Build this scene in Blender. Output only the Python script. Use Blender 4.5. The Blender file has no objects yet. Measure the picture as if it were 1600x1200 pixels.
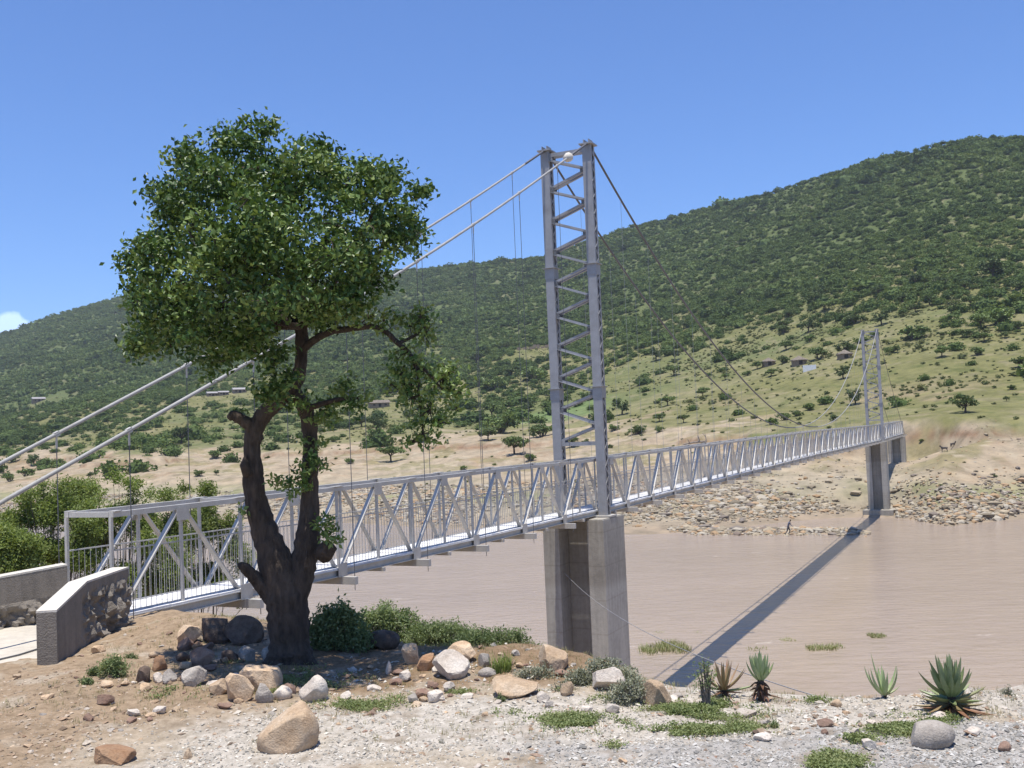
import bpy, bmesh, math, random
import numpy as np
from mathutils import Vector, Matrix
R = math.radians
random.seed(7); rng = np.random.default_rng(7)
scn = bpy.context.scene
COL = scn.collection

# ---------------------------------------------------------------- camera
CZ = 12.2                                   # camera height above the river
F = 1600.0                                  # focal length in photo pixels (photo is 1600 wide)
PITCH = math.atan(72.5 / F); ROLL = math.atan(0.042)
cam = bpy.data.cameras.new('camera'); camo = bpy.data.objects.new('camera', cam); COL.objects.link(camo)
cam.sensor_width = 36; cam.lens = 36 * F / 1600; cam.clip_start = .1; cam.clip_end = 9000
fw = Vector((0, math.cos(PITCH), math.sin(PITCH)))
rt0 = Vector((1, 0, 0)); up0 = rt0.cross(fw)
rt = rt0 * math.cos(ROLL) - up0 * math.sin(ROLL)
up = up0 * math.cos(ROLL) + rt0 * math.sin(ROLL)
camo.matrix_world = Matrix(((rt.x, up.x, -fw.x, 0), (rt.y, up.y, -fw.y, 0), (rt.z, up.z, -fw.z, CZ), (0, 0, 0, 1)))
scn.camera = camo

def ray(px, py): return rt * (px - 800) + up * (600 - py) + fw * F
def at(px, py, y):
    d = ray(px, py); return Vector((d.x * y / d.y, y, CZ + d.z * y / d.y))
def onz(px, py, z):
    d = ray(px, py); k = (z - CZ) / d.z; return Vector((d.x * k, d.y * k, z))

# ---------------------------------------------------------------- light
TO_SUN = Vector((-.03, -.16, 1)).normalized()
EL = math.asin(TO_SUN.z); AZ = math.atan2(TO_SUN.x, TO_SUN.y)
w = bpy.data.worlds.new('World'); scn.world = w; w.use_nodes = True
nt = w.node_tree; N = nt.nodes; L = nt.links
bg = N['Background']; bg.inputs['Strength'].default_value = .112
sky = N.new('ShaderNodeTexSky'); sky.sky_type = 'NISHITA'; sky.sun_disc = False
sky.sun_elevation = EL; sky.sun_rotation = AZ; sky.altitude = 700; sky.air_density = 1.0; sky.dust_density = .25; sky.ozone_density = 2.2
# one small cumulus low on the left, and faint wisps, in the sky itself
tc = N.new('ShaderNodeTexCoord'); cd = ray(12, 512).normalized()
def m_(op, a, b=None):
    n = N.new('ShaderNodeMath'); n.operation = op
    for i, v in enumerate((a, b)):
        if v is None: continue
        if isinstance(v, (int, float)): n.inputs[i].default_value = v
        else: L.new(v, n.inputs[i])
    return n.outputs[0]
vs = N.new('ShaderNodeVectorMath'); vs.operation = 'SUBTRACT'; L.new(tc.outputs['Generated'], vs.inputs[0]); vs.inputs[1].default_value = cd
vm = N.new('ShaderNodeVectorMath'); vm.operation = 'MULTIPLY'; L.new(vs.outputs[0], vm.inputs[0]); vm.inputs[1].default_value = (1, 1, 2.1)
vl = N.new('ShaderNodeVectorMath'); vl.operation = 'LENGTH'; L.new(vm.outputs[0], vl.inputs[0])
nz = N.new('ShaderNodeTexNoise'); nz.inputs['Scale'].default_value = 55; nz.inputs['Detail'].default_value = 7; L.new(tc.outputs['Generated'], nz.inputs['Vector'])
c1 = m_('SUBTRACT', m_('ADD', m_('MULTIPLY', nz.outputs[0], 1.1), .02), m_('MULTIPLY', vl.outputs['Value'], 22))
mr = N.new('ShaderNodeMapRange'); mr.inputs['From Min'].default_value = .0; mr.inputs['From Max'].default_value = .22; L.new(c1, mr.inputs['Value'])
mx = N.new('ShaderNodeMix'); mx.data_type = 'RGBA'; L.new(mr.outputs[0], mx.inputs['Factor']); L.new(sky.outputs[0], mx.inputs['A']); mx.inputs['B'].default_value = (8.6, 8.6, 9.2, 1)
tn_ = N.new('ShaderNodeMix'); tn_.data_type = 'RGBA'; tn_.blend_type = 'MULTIPLY'; tn_.inputs['Factor'].default_value = 1; L.new(mx.outputs['Result'], tn_.inputs['A']); tn_.inputs['B'].default_value = (.62, .86, 1.24, 1)
L.new(tn_.outputs['Result'], bg.inputs['Color'])
sun = bpy.data.lights.new('sun', 'SUN'); sun.energy = 4.8; sun.angle = R(.53); sun.color = (1, .955, .88)
suno = bpy.data.objects.new('sun', sun); COL.objects.link(suno); suno.location = (0, 0, 60)
suno.rotation_euler = TO_SUN.to_track_quat('Z', 'Y').to_euler()
vsx = scn.view_settings; vsx.view_transform = 'Standard'; vsx.look = 'None'; vsx.exposure = .4; vsx.gamma = 1

# ---------------------------------------------------------------- helpers
def tag(o, label=None, cat=None, group=None, kind=None):
    if label: o['label'] = label
    if cat: o['category'] = cat
    if group: o['group'] = group
    if kind: o['kind'] = kind
    return o
def empty(name, loc, label=None, cat=None, group=None):
    o = bpy.data.objects.new(name, None); COL.objects.link(o); o.location = loc; o.empty_display_size = .2
    return tag(o, label, cat, group)
def link(name, me, parent=None, loc=None):
    o = bpy.data.objects.new(name, me); COL.objects.link(o)
    if parent is not None: o.parent = parent
    if loc is not None: o.location = loc
    return o
def np_mesh(name, V, Fc, mat, smooth=False, attrs=None):
    """mesh from arrays; Fc is (m,k) with k 3 or 4; attrs: name -> per-vertex floats or rgb"""
    V = np.asarray(V, np.float32); Fc = np.asarray(Fc, np.int32)
    me = bpy.data.meshes.new(name); m, k = Fc.shape
    me.vertices.add(len(V)); me.vertices.foreach_set('co', V.ravel())
    me.loops.add(m * k); me.loops.foreach_set('vertex_index', Fc.ravel())
    me.polygons.add(m); me.polygons.foreach_set('loop_start', np.arange(0, m * k, k, dtype=np.int32))
    me.polygons.foreach_set('use_smooth', np.full(m, smooth, dtype=bool))
    for an, a in (attrs or {}).items():
        a = np.asarray(a, np.float32)
        if a.ndim == 1:
            t = me.attributes.new(an, 'FLOAT', 'POINT'); t.data.foreach_set('value', a)
        else:
            t = me.attributes.new(an, 'FLOAT_COLOR', 'POINT')
            t.data.foreach_set('color', np.concatenate([a, np.ones((len(a), 1), np.float32)], 1).ravel())
    me.update(calc_edges=True)
    if mat: me.materials.append(mat)
    return me

class MB:
    """collects boxes, bars and tubes and builds ONE mesh (coordinates relative to org)"""
    def __init__(s, org=(0, 0, 0)): s.v = []; s.f = []; s.org = Vector(org)
    def add(s, vs, fs):
        b = len(s.v); s.v += [tuple(Vector(p) - s.org) for p in vs]; s.f += [tuple(i + b for i in f) for f in fs]
    def prism(s, a, b, ex, ey):
        a = Vector(a); b = Vector(b); ex = Vector(ex); ey = Vector(ey)
        c = [a - ex - ey, a + ex - ey, a + ex + ey, a - ex + ey, b - ex - ey, b + ex - ey, b + ex + ey, b - ex + ey]
        s.add(c, [(3, 2, 1, 0), (4, 5, 6, 7), (0, 1, 5, 4), (1, 2, 6, 5), (2, 3, 7, 6), (3, 0, 4, 7)])
    def bar(s, a, b, wd, ht, side):
        """box bar from a to b; wd along 'side', ht across it"""
        a = Vector(a); b = Vector(b); d = (b - a).normalized(); sd = Vector(side); sd = (sd - d * sd.dot(d)).normalized()
        s.prism(a, b, sd * wd / 2, d.cross(sd) * ht / 2)
    def angle(s, a, b, wd, th, side):
        """L section: two thin legs"""
        a = Vector(a); b = Vector(b); d = (b - a).normalized(); sd = Vector(side); sd = (sd - d * sd.dot(d)).normalized(); u = d.cross(sd)
        s.prism(a, b, sd * wd / 2, u * th / 2)
        o = -sd * (wd / 2 - th / 2) + u * (wd / 2 + th / 2 + .0015); s.prism(a + o, b + o, sd * th / 2, u * wd / 2)
    def box(s, x0, x1, y0, y1, z0, z1):
        s.prism(((x0 + x1) / 2, (y0 + y1) / 2, z0), ((x0 + x1) / 2, (y0 + y1) / 2, z1), ((x1 - x0) / 2, 0, 0), (0, (y1 - y0) / 2, 0))
    def tube(s, pts, rad, n=6, cap=True, wob=0):
        pts = [Vector(p) for p in pts]; k = len(pts); b0 = len(s.v); vs = []; fs = []
        if isinstance(rad, (int, float)): rad = [rad] * k
        pu = None
        for i, p in enumerate(pts):
            d = (pts[min(i + 1, k - 1)] - pts[max(i - 1, 0)]).normalized()
            if pu is None: pu = d.orthogonal().normalized()
            pu = (pu - d * pu.dot(d)).normalized(); q = d.cross(pu)
            for j in range(n):
                a = 2 * math.pi * j / n; rr = rad[i] * (1 + (random.uniform(-wob, wob) if wob else 0))
                vs.append(p + (pu * math.cos(a) + q * math.sin(a)) * rr)
        for i in range(k - 1):
            for j in range(n):
                fs.append((i * n + j, i * n + (j + 1) % n, (i + 1) * n + (j + 1) % n, (i + 1) * n + j))
        if cap: fs.append(tuple(range(n - 1, -1, -1))); fs.append(tuple((k - 1) * n + j for j in range(n)))
        s.add(vs, fs)
    def build(s, name, mat, parent=None, loc=None, smooth=False):
        me = bpy.data.meshes.new(name); me.from_pydata(s.v, [], s.f); me.materials.append(mat)
        if smooth:
            for p in me.polygons: p.use_smooth = True
        return link(name, me, parent, loc)

# numpy gradient noise
def _h(ix, iy, seed):
    n = (ix.astype(np.int64) * 374761393 + iy.astype(np.int64) * 668265263 + seed * 1442695041) & 0x7fffffff
    n = ((n ^ (n >> 13)) * 1274126177) & 0x7fffffff
    return ((n ^ (n >> 16)) & 0xffff) / 65535.0
def vn(x, y, seed=0):
    x = np.asarray(x, float); y = np.asarray(y, float)
    ix = np.floor(x); iy = np.floor(y); fx = x - ix; fy = y - iy
    fx = fx * fx * fx * (fx * (fx * 6 - 15) + 10); fy = fy * fy * fy * (fy * (fy * 6 - 15) + 10)
    ix = ix.astype(np.int64); iy = iy.astype(np.int64)
    a = _h(ix, iy, seed); b = _h(ix + 1, iy, seed); c = _h(ix, iy + 1, seed); d = _h(ix + 1, iy + 1, seed)
    return (a + (b - a) * fx + (c - a) * fy + (a - b - c + d) * fx * fy) * 2 - 1
def fbm(x, y, seed=0, octv=4):
    t = 0; a = .5
    for i in range(octv):
        t = t + a * vn(np.asarray(x) * 2 ** i, np.asarray(y) * 2 ** i, seed + i * 17); a *= .5
    return t
def sst(x, a, b):
    t = np.clip((np.asarray(x, float) - a) / (b - a), 0, 1); return t * t * (3 - 2 * t)

# ---------------------------------------------------------------- materials
def mat(name):
    m = bpy.data.materials.new(name); m.use_nodes = True; t = m.node_tree
    return m, t.nodes, t.links, t.nodes['Principled BSDF'], t.nodes['Material Output']
def noise(N, L, scale, detail=5, vec=None, rough=.55):
    n = N.new('ShaderNodeTexNoise'); n.inputs['Scale'].default_value = scale; n.inputs['Detail'].default_value = detail; n.inputs['Roughness'].default_value = rough
    if vec is not None: L.new(vec, n.inputs['Vector'])
    return n.outputs[0]
def ramp(N, L, fac, stops):
    r = N.new('ShaderNodeValToRGB'); e = r.color_ramp.elements
    while len(e) < len(stops): e.new(.5)
    for k, (p, c) in enumerate(stops): e[k].position = p; e[k].color = (*c, 1)
    L.new(fac, r.inputs[0]); return r.outputs[0]
def mixc(N, L, fac, a, b, mode='MIX'):
    n = N.new('ShaderNodeMix'); n.data_type = 'RGBA'; n.blend_type = mode
    for k, v in (('Factor', fac), ('A', a), ('B', b)):
        if isinstance(v, (int, float)): n.inputs[k].default_value = v
        elif isinstance(v, tuple): n.inputs[k].default_value = (*v, 1)
        else: L.new(v, n.inputs[k])
    return n.outputs['Result']
def bump(N, L, b, h, strength, dist):
    n = N.new('ShaderNodeBump'); n.inputs['Strength'].default_value = strength; n.inputs['Distance'].default_value = dist
    L.new(h, n.inputs['Height']); L.new(n.outputs[0], b.inputs['Normal']); return n
def pos(N): return N.new('ShaderNodeNewGeometry').outputs['Position']
def objc(N): return N.new('ShaderNodeTexCoord').outputs['Object']

def steel(name, col, rough=.5, metal=.12):
    m, N, L, b, o = mat(name); p = pos(N)
    n1 = noise(N, L, 3.5, 6, p); n2 = noise(N, L, 45, 3, p)
    c = ramp(N, L, n1, [(.3, tuple(k * .86 for k in col)), (.7, tuple(min(1, k * 1.1) for k in col))])
    L.new(mixc(N, L, .25, c, ramp(N, L, n2, [(.4, tuple(k * .7 for k in col)), (.6, tuple(min(1, k * 1.2) for k in col))])), b.inputs['Base Color'])
    n5 = noise(N, L, 1.3, 8, p, .7)
    L.new(mixc(N, L, ramp(N, L, n5, [(.52, (0, 0, 0)), (.72, (.45, .45, .45))]), b.inputs['Base Color'].links[0].from_socket, tuple(k * q for k, q in zip(col, (.62, .56, .48)))), b.inputs['Base Color'])
    b.inputs['Metallic'].default_value = metal; b.inputs['Roughness'].default_value = rough
    return m
M = {}
M['steel'] = steel('galvanised_steel', (.50, .475, .43))
M['tower'] = steel('tower_steel', (.335, .33, .33), .55, .25)
M['cable'] = steel('sleeved_cable', (.34, .33, .31), .6, .1)
M['darkcable'] = steel('bare_cable', (.12, .12, .13), .6, .3)
M['thin'] = steel('hanger_rod', (.30, .30, .30), .6, .1)
M['deck'] = steel('deck_planks', (.66, .65, .64), .8, 0)
def concrete(name, col, stain=.5, scale=1.0, rgh=False, tide=False):
    m, N, L, b, o = mat(name); p = pos(N)
    n1 = noise(N, L, .9 * scale, 7, p); n2 = noise(N, L, 7 * scale, 5, p)
    mp = N.new('ShaderNodeMapping'); mp.inputs['Scale'].default_value = (6, 6, .35); L.new(p, mp.inputs['Vector']); n3 = noise(N, L, 1, 4, mp.outputs[0])
    c = ramp(N, L, n1, [(.32, tuple(k * (1 - .35 * stain) for k in col)), (.68, tuple(k * 1.12 for k in col))])
    c = mixc(N, L, .5 * stain, c, ramp(N, L, n3, [(.4, tuple(k * .62 for k in col)), (.62, tuple(k * 1.1 for k in col))]))
    c = mixc(N, L, .25, c, ramp(N, L, n2, [(.4, tuple(k * .75 for k in col)), (.6, tuple(k * 1.15 for k in col))]))
    if tide:                                            # flood-water stain lines and pour joints
        sx = N.new('ShaderNodeSeparateXYZ'); L.new(p, sx.inputs[0])
        ad = N.new('ShaderNodeMath'); ad.operation = 'MULTIPLY_ADD'; L.new(n2, ad.inputs[0]); ad.inputs[1].default_value = .5; L.new(sx.outputs[2], ad.inputs[2])
        dv = N.new('ShaderNodeMath'); dv.operation = 'DIVIDE'; L.new(ad.outputs[0], dv.inputs[0]); dv.inputs[1].default_value = 10
        c = mixc(N, L, 1.0, c, ramp(N, L, dv.outputs[0], [(.0, (.80, .77, .72)), (.30, (.92, .90, .87)), (.34, (1, 1, 1)), (.66, (1.02, 1.02, 1.02)), (.69, (.80, .78, .75)), (.9, (.88, .87, .85))]), 'MULTIPLY')
        wv = N.new('ShaderNodeTexWave'); wv.wave_type = 'BANDS'; wv.bands_direction = 'Z'; wv.inputs['Scale'].default_value = .26; wv.inputs['Distortion'].default_value = .15; L.new(p, wv.inputs['Vector'])
        c = mixc(N, L, .5, c, mixc(N, L, 1.0, c, ramp(N, L, wv.outputs[0], [(.0, (.75, .73, .7)), (.008, (1, 1, 1))]), 'MULTIPLY'))
    L.new(c, b.inputs['Base Color']); b.inputs['Roughness'].default_value = .92
    hh = noise(N, L, 28 * scale, 6, p); bump(N, L, b, hh, .5, .02 if not rgh else .05)
    return m
M['pier'] = concrete('pier_concrete', (.42, .39, .335), .85, 1, False, True)
M['wallc'] = concrete('wall_concrete', (.23, .20, .165), 1.0, 1.6, True)
M['cap'] = concrete('wall_coping', (.60, .55, .47), .3, 2)
M['slab'] = concrete('ramp_slab', (.52, .47, .39), .4, 1.2)
def rockmat(name, a, b_, c_):
    m, N, L, b, o = mat(name); p = pos(N)
    n1 = noise(N, L, 5, 6, p); n2 = noise(N, L, 40, 4, p)
    oi = N.new('ShaderNodeObjectInfo').outputs['Random']
    c = ramp(N, L, n1, [(.33, a), (.52, b_), (.72, c_)])
    c = mixc(N, L, .35, c, ramp(N, L, n2, [(.35, tuple(k * .6 for k in b_)), (.65, tuple(min(1, k * 1.3) for k in b_))]))
    n3 = noise(N, L, 9, 7, p, .65)
    c = mixc(N, L, ramp(N, L, n3, [(.42, (.03, .03, .03)), (.62, (.5, .5, .5))]), c, tuple(.55 * q + .45 * e for q, e in zip(b_, (.33, .26, .185))))      # dust and soil
    c = mixc(N, L, ramp(N, L, noise(N, L, 22, 6, p, .7), [(.60, (0, 0, 0)), (.70, (.55, .55, .55))]), c, (.09, .075, .06))  # lichen, pits
    hsv = N.new('ShaderNodeHueSaturation'); L.new(c, hsv.inputs['Color']); hsv.inputs['Saturation'].default_value = .9
    mr = N.new('ShaderNodeMapRange'); mr.inputs['To Min'].default_value = .75; mr.inputs['To Max'].default_value = 1.15; L.new(oi, mr.inputs['Value']); L.new(mr.outputs[0], hsv.inputs['Value'])
    L.new(hsv.outputs[0], b.inputs['Base Color']); b.inputs['Roughness'].default_value = .95
    hh = mixc(N, L, .5, noise(N, L, 14, 8, p, .65), noise(N, L, 60, 5, p)); bump(N, L, b, hh, .7, .03)
    return m
M['r_tan'] = rockmat('tan_sandstone', (.32, .185, .085), (.50, .345, .20), (.62, .50, .36))
M['r_orange'] = rockmat('orange_rock', (.28, .12, .045), (.40, .21, .09), (.46, .30, .17))
M['r_white'] = rockmat('pale_rock', (.42, .33, .25), (.58, .50, .41), (.68, .62, .53))
M['r_grey'] = rockmat('grey_rock', (.24, .205, .17), (.36, .315, .265), (.45, .41, .36))
M['r_dark'] = rockmat('dark_rock', (.045, .028, .018), (.10, .062, .042), (.20, .13, .085))
M['r_red'] = rockmat('red_brown_rock', (.12, .06, .04), (.25, .14, .09), (.36, .24, .17))

def leafmat(name, dark, mid, light, trans=.28, rough=.5, spec=.35):
    m, N, L, b, o = mat(name)
    at_ = N.new('ShaderNodeAttribute'); at_.attribute_name = 'tint'
    oi = N.new('ShaderNodeObjectInfo').outputs['Random']
    c = ramp(N, L, at_.outputs['Fac'], [(0, dark), (.5, mid), (1, light)])
    hsv = N.new('ShaderNodeHueSaturation'); L.new(c, hsv.inputs['Color'])
    mr = N.new('ShaderNodeMapRange'); mr.inputs['To Min'].default_value = .75; mr.inputs['To Max'].default_value = 1.2; L.new(oi, mr.inputs['Value']); L.new(mr.outputs[0], hsv.inputs['Value'])
    c = hsv.outputs[0]
    L.new(c, b.inputs['Base Color']); b.inputs['Roughness'].default_value = rough; b.inputs['Specular IOR Level'].default_value = spec
    tr = N.new('ShaderNodeBsdfTranslucent'); L.new(mixc(N, L, .6, c, (1., .95, .3), 'MULTIPLY'), tr.inputs['Color'])
    ms = N.new('ShaderNodeMixShader'); ms.inputs[0].default_value = trans; L.new(b.outputs[0], ms.inputs[1]); L.new(tr.outputs[0], ms.inputs[2]); L.new(ms.outputs[0], o.inputs[0])
    return m
M['leaf'] = leafmat('broad_leaves', (.036, .072, .014), (.082, .145, .028), (.19, .25, .065), .17, .45, .4)
M['thorn'] = leafmat('thorn_leaves', (.16, .21, .055), (.27, .35, .09), (.36, .42, .15), .45)
M['shrub'] = leafmat('shrub_leaves', (.11, .155, .06), (.21, .265, .11), (.31, .355, .18), .4)
M['greyshrub'] = leafmat('grey_shrub_leaves', (.17, .18, .12), (.29, .30, .21), (.40, .40, .31), .3)
M['cover'] = leafmat('creeper_leaves', (.11, .14, .045), (.19, .24, .08), (.30, .33, .14), .3)
M['acacia'] = leafmat('acacia_leaves', (.09, .125, .04), (.16, .22, .065), (.23, .29, .10), .22)
M['darktree'] = leafmat('dark_tree_leaves', (.055, .085, .028), (.10, .145, .045), (.15, .19, .065), .2)
M['bush'] = leafmat('hill_bush_leaves', (.08, .122, .04), (.135, .195, .06), (.20, .255, .085), .3, .8, .15)
M['scrub'] = leafmat('scrub_leaves', (.11, .13, .05), (.17, .19, .07), (.24, .245, .105), .25, .7, .2)
M['reed'] = leafmat('river_grass', (.22, .24, .09), (.30, .32, .13), (.38, .38, .20), .3)
M['straw'] = leafmat('dry_grass', (.22, .19, .09), (.34, .30, .15), (.30, .33, .12), .3)
M['aloe'] = leafmat('aloe_leaves', (.30, .16, .09), (.22, .28, .12), (.34, .40, .21), .06, .4, .5)
M['aloe_dry'] = leafmat('dry_aloe_leaves', (.16, .08, .045), (.22, .12, .07), (.34, .17, .10), .06)
def bark(name, a, b_):
    m, N, L, b, o = mat(name); p = pos(N)
    mp = N.new('ShaderNodeMapping'); mp.inputs['Scale'].default_value = (1, 1, .28); L.new(p, mp.inputs['Vector'])
    n1 = noise(N, L, 16, 6, mp.outputs[0]); n2 = noise(N, L, 2.5, 4, p)
    c = mixc(N, L, .45, ramp(N, L, n1, [(.35, a), (.65, b_)]), ramp(N, L, n2, [(.35, a), (.7, b_)]))
    L.new(c, b.inputs['Base Color']); b.inputs['Roughness'].default_value = .95
    bump(N, L, b, n1, 1.0, .09); return m
M['bark'] = bark('rough_bark', (.028, .019, .013), (.115, .083, .06))
M['twig'] = bark('grey_twig', (.10, .08, .065), (.20, .17, .14))
def plain(name, col, rough=.85, var=.25, sc=6):
    m, N, L, b, o = mat(name); n = noise(N, L, sc, 5, pos(N))
    L.new(ramp(N, L, n, [(.35, tuple(k * (1 - var) for k in col)), (.65, tuple(min(1, k * (1 + var)) for k in col))]), b.inputs['Base Color'])
    b.inputs['Roughness'].default_value = rough; return m
def attrmat(name, rough=.95, bs=0):
    m, N, L, b, o = mat(name); a = N.new('ShaderNodeAttribute'); a.attribute_name = 'tone'
    p = pos(N); n = noise(N, L, 30, 4, p)
    c = mixc(N, L, 1.0, a.outputs['Color'], ramp(N, L, n, [(.3, (.78, .78, .78)), (.7, (1.15, 1.15, 1.15))]), 'MULTIPLY')
    L.new(c, b.inputs['Base Color']); b.inputs['Roughness'].default_value = rough; return m
M['chips'] = attrmat('stone_chips')
# ---------------------------------------------------------------- terrain: one sheet, near bank, river bed, far bank and ridge
EX = np.array([-90, -60, -25, -14, -9, -6.9, -5.0, -3.3, -1.7, -.2, 1.0, 1.7, 2.6, 4, 8, 14, 40, 90])
EY = np.array([52, 42, 27, 21.5, 19, 18.0, 17.0, 15.9, 14.7, 13.5, 12.2, 11.3, 10.9, 10.75, 10.85, 10.6, 7, -4])
SH_A = np.array([-110, -70, -45, -26.7, -10, -3, 3, 6.9, 9, 13, 17, 20, 22.6, 26, 32, 40, 60, 90, 120])
SH_R = np.array([900, 480, 270, 186, 150, 128, 118, 116.5, 118, 124, 131, 132, 121, 128, 132, 142, 180, 260, 400])
RD_A = np.array([-110, -70, -40, -27, -17, -5, 2, 8, 15, 20, 27, 40, 60, 110])
RD_R = np.array([2300, 1900, 1650, 1500, 1330, 1120, 1000, 900, 780, 710, 650, 600, 600, 700])
SK_A = np.array([-110, -60, -40, -30, -26.5, -23.4, -20.6, -17.1, -12.1, -5.4, -1.9, 2.1, 7.5, 14.5, 17.2, 23.5, 27, 40, 60, 110])
SK_E = np.array([60, 80, 110, 160, 182, 216, 236, 244, 248, 259, 263, 271, 315, 355, 379, 424, 429, 425, 380, 250])
GT = np.array([0, .02, .0476, .082, .136, .25, .415, .66, .85, 1]); GG = np.array([0, .098, .19, .262, .344, .467, .61, .795, .915, 1])
def edge_d(x, y):
    return (np.asarray(y, float) - np.interp(x, EX, EY)) * .8
def H(x, y):
    x = np.asarray(x, float); y = np.asarray(y, float)
    r = np.hypot(x, y) + 1e-6; az = np.degrees(np.arctan2(x, y))
    d = edge_d(x, y) + .5 * fbm(x * .5, y * .5, 3, 3)
    hn = 9.3 + .10 * fbm(x * .45, y * .45, 5, 3) + .035 * fbm(x * 2.2, y * 2.2, 9, 3) + .012 * vn(x * 9, y * 9, 12)
    hn = hn + .30 * np.exp(-(((x + 5.0) / 1.2) ** 2 + ((y - 15.6) / 1.0) ** 2))          # spoil against the abutment
    hn = hn + .16 * np.exp(-(((x - 4.2) / .45) ** 2 + ((y - 10.35) / .25) ** 2)) + .08 * np.exp(-(((x - .1) / 1.2) ** 2 + ((y - 13.2) / .6) ** 2))
    hn = hn + 1.2 * sst(y, 2.5, -12) * (1 - sst(np.abs(x), 60, 90))
    hn = hn - np.where(d > 0, .95 * d * sst(d, 0, 1.2) + .25 * fbm(x * .8, y * .8, 31, 3) * sst(d, 0, 2), 0)
    hn = np.maximum(hn, -1.6)
    rs = np.interp(az, SH_A, SH_R); rr = np.interp(az, RD_A, RD_R); es = np.interp(az, SK_A, SK_E)
    rs = rs + 5 * fbm(x * .03, y * .03, 41, 3)
    ca = np.maximum(np.cos(np.radians(az)), .55)
    t = (r - rs) / (rr - rs); e0 = -CZ * F / (rs * ca)
    tt = np.clip(t, 0, 1); g = np.interp(tt, GT, GG)
    hf = CZ + (e0 + (es - e0) * g) / F * r * ca
    amp = np.minimum((r - rs) * .03, 1) * sst(r, 110, 200) * np.minimum(r / 140, 5.0)
    hf = hf + amp * (.9 * fbm(x * .022, y * .022, 51, 4) * (1 - sst(tt, .8, 1) * .6)) + sst(tt, .15, .5) * (1 - sst(tt, .75, 1)) * r * .012 * fbm(x * .006, y * .006, 61, 3)
    # small eroded scarps in the bare earth
    band = sst(hf, 3.2, 5) * (1 - sst(hf, 9.5, 12))
    hf = hf + band * (.9 * np.abs(fbm(x * .09, y * .06, 71, 4)) + .35 * fbm(x * .4, y * .4, 75, 2)) * sst(r - rs, 4, 14)
    sc = sst(fbm(x * .035, y * .035, 81, 3) + .25, -.1, .35); lv = 8.6 + 1.6 * fbm(x * .02, y * .02, 83, 3)
    hf = hf + 1.1 * sc * (sst(hf, lv, lv + .35) - sst(hf, lv + 1, lv + 7)) * sst(r - rs, 8, 16)
    zr = CZ + es / F * rr * ca
    hf = np.where(t > 1, np.maximum(zr - (r - rr) * .28, 25), hf)
    hf = np.where(t < 0, np.maximum(-.05 * (rs - r), -1.6), hf)
    q1 = np.hypot(x - 55.6, y - 149.5); hf = np.where(t > 0, hf + (np.minimum(hf, 5.2) - hf) * (1 - sst(q1, 5.5, 12)), hf)     # hollow at the end pier
    q2 = np.hypot(x - 43.5, y - 126.5); hf = np.where(t > 0, hf + (np.minimum(hf, .7) - hf) * (1 - sst(q2, 3.2, 7)), hf)        # cleared ground round the pier footing
    # gravel bar off the far bank
    bx = np.clip((x - 20) / 16, 0, 1); by = 114.5 - 6.3 * bx
    hb = .42 * np.exp(-((y - by) / 2.0) ** 2) * sst(x, 17, 21) * (1 - sst(x, 34, 37)) - .12
    hf = np.where((t < .02), np.maximum(hf, hb), hf)
    return np.where(r < 75, hn, np.maximum(hf, -1.6))
def hz(x, y): return float(H(np.array([x]), np.array([y]))[0])
_RR = np.concatenate([np.linspace(4, 40, 1400), np.geomspace(40, 2400, 2600)])
def ong(px, py, rmin=0):
    """where the line of sight of a photo pixel meets the ground"""
    d = ray(px, py); hl = math.hypot(d.x, d.y); rr_ = _RR[_RR >= rmin]
    x = d.x / hl * rr_; y = d.y / hl * rr_; z = CZ + d.z / hl * rr_; h = H(x, y)
    k = np.argmax(h >= z); k = max(k, 1)
    if h[k] < z[k]: return None
    a = (z[k - 1] - h[k - 1]); b = (h[k] - z[k]); f = a / (a + b + 1e-9)
    return Vector((x[k - 1] + (x[k] - x[k - 1]) * f, y[k - 1] + (y[k] - y[k - 1]) * f, z[k - 1] + (z[k] - z[k - 1]) * f))
def near_masks(x, y):
    n1 = fbm(x * .8, y * .8, 101, 4); n2 = fbm(x * 2.5, y * 2.5, 103, 4); n3 = fbm(x * .5 + 9, y * .5, 107, 3)
    sand = 1 - sst(y + n1 * .7 - .12 * np.abs(x + 3), 8.9, 9.4)                         # tan sand along the very front
    pale = sst(x + n1, -4.2, -2.9) * (1 - sst(y + n2 * .6 - .1 * x, 11.1, 11.7))
    grey = sst(x + n1 * 1.6 + (9.6 - y) * .6, -.2, .9) * (1 - sst(y + n2 * .7 - .02 * x, 9.35, 9.9))
    red = 1 - sst(x + n3 * 1.4 - .35 * (y - 10.5), -4.0, -2.6)
    soil = sst(y + n1 * .6, 11.5, 12.3) * sst(x, -4.2, -3.2)
    return sand, pale, grey, red, soil, n1, n2
def lerp(c, k, col):
    return c + (np.array(col)[None, :] - c) * np.clip(k, 0, 1)[:, None]
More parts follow.
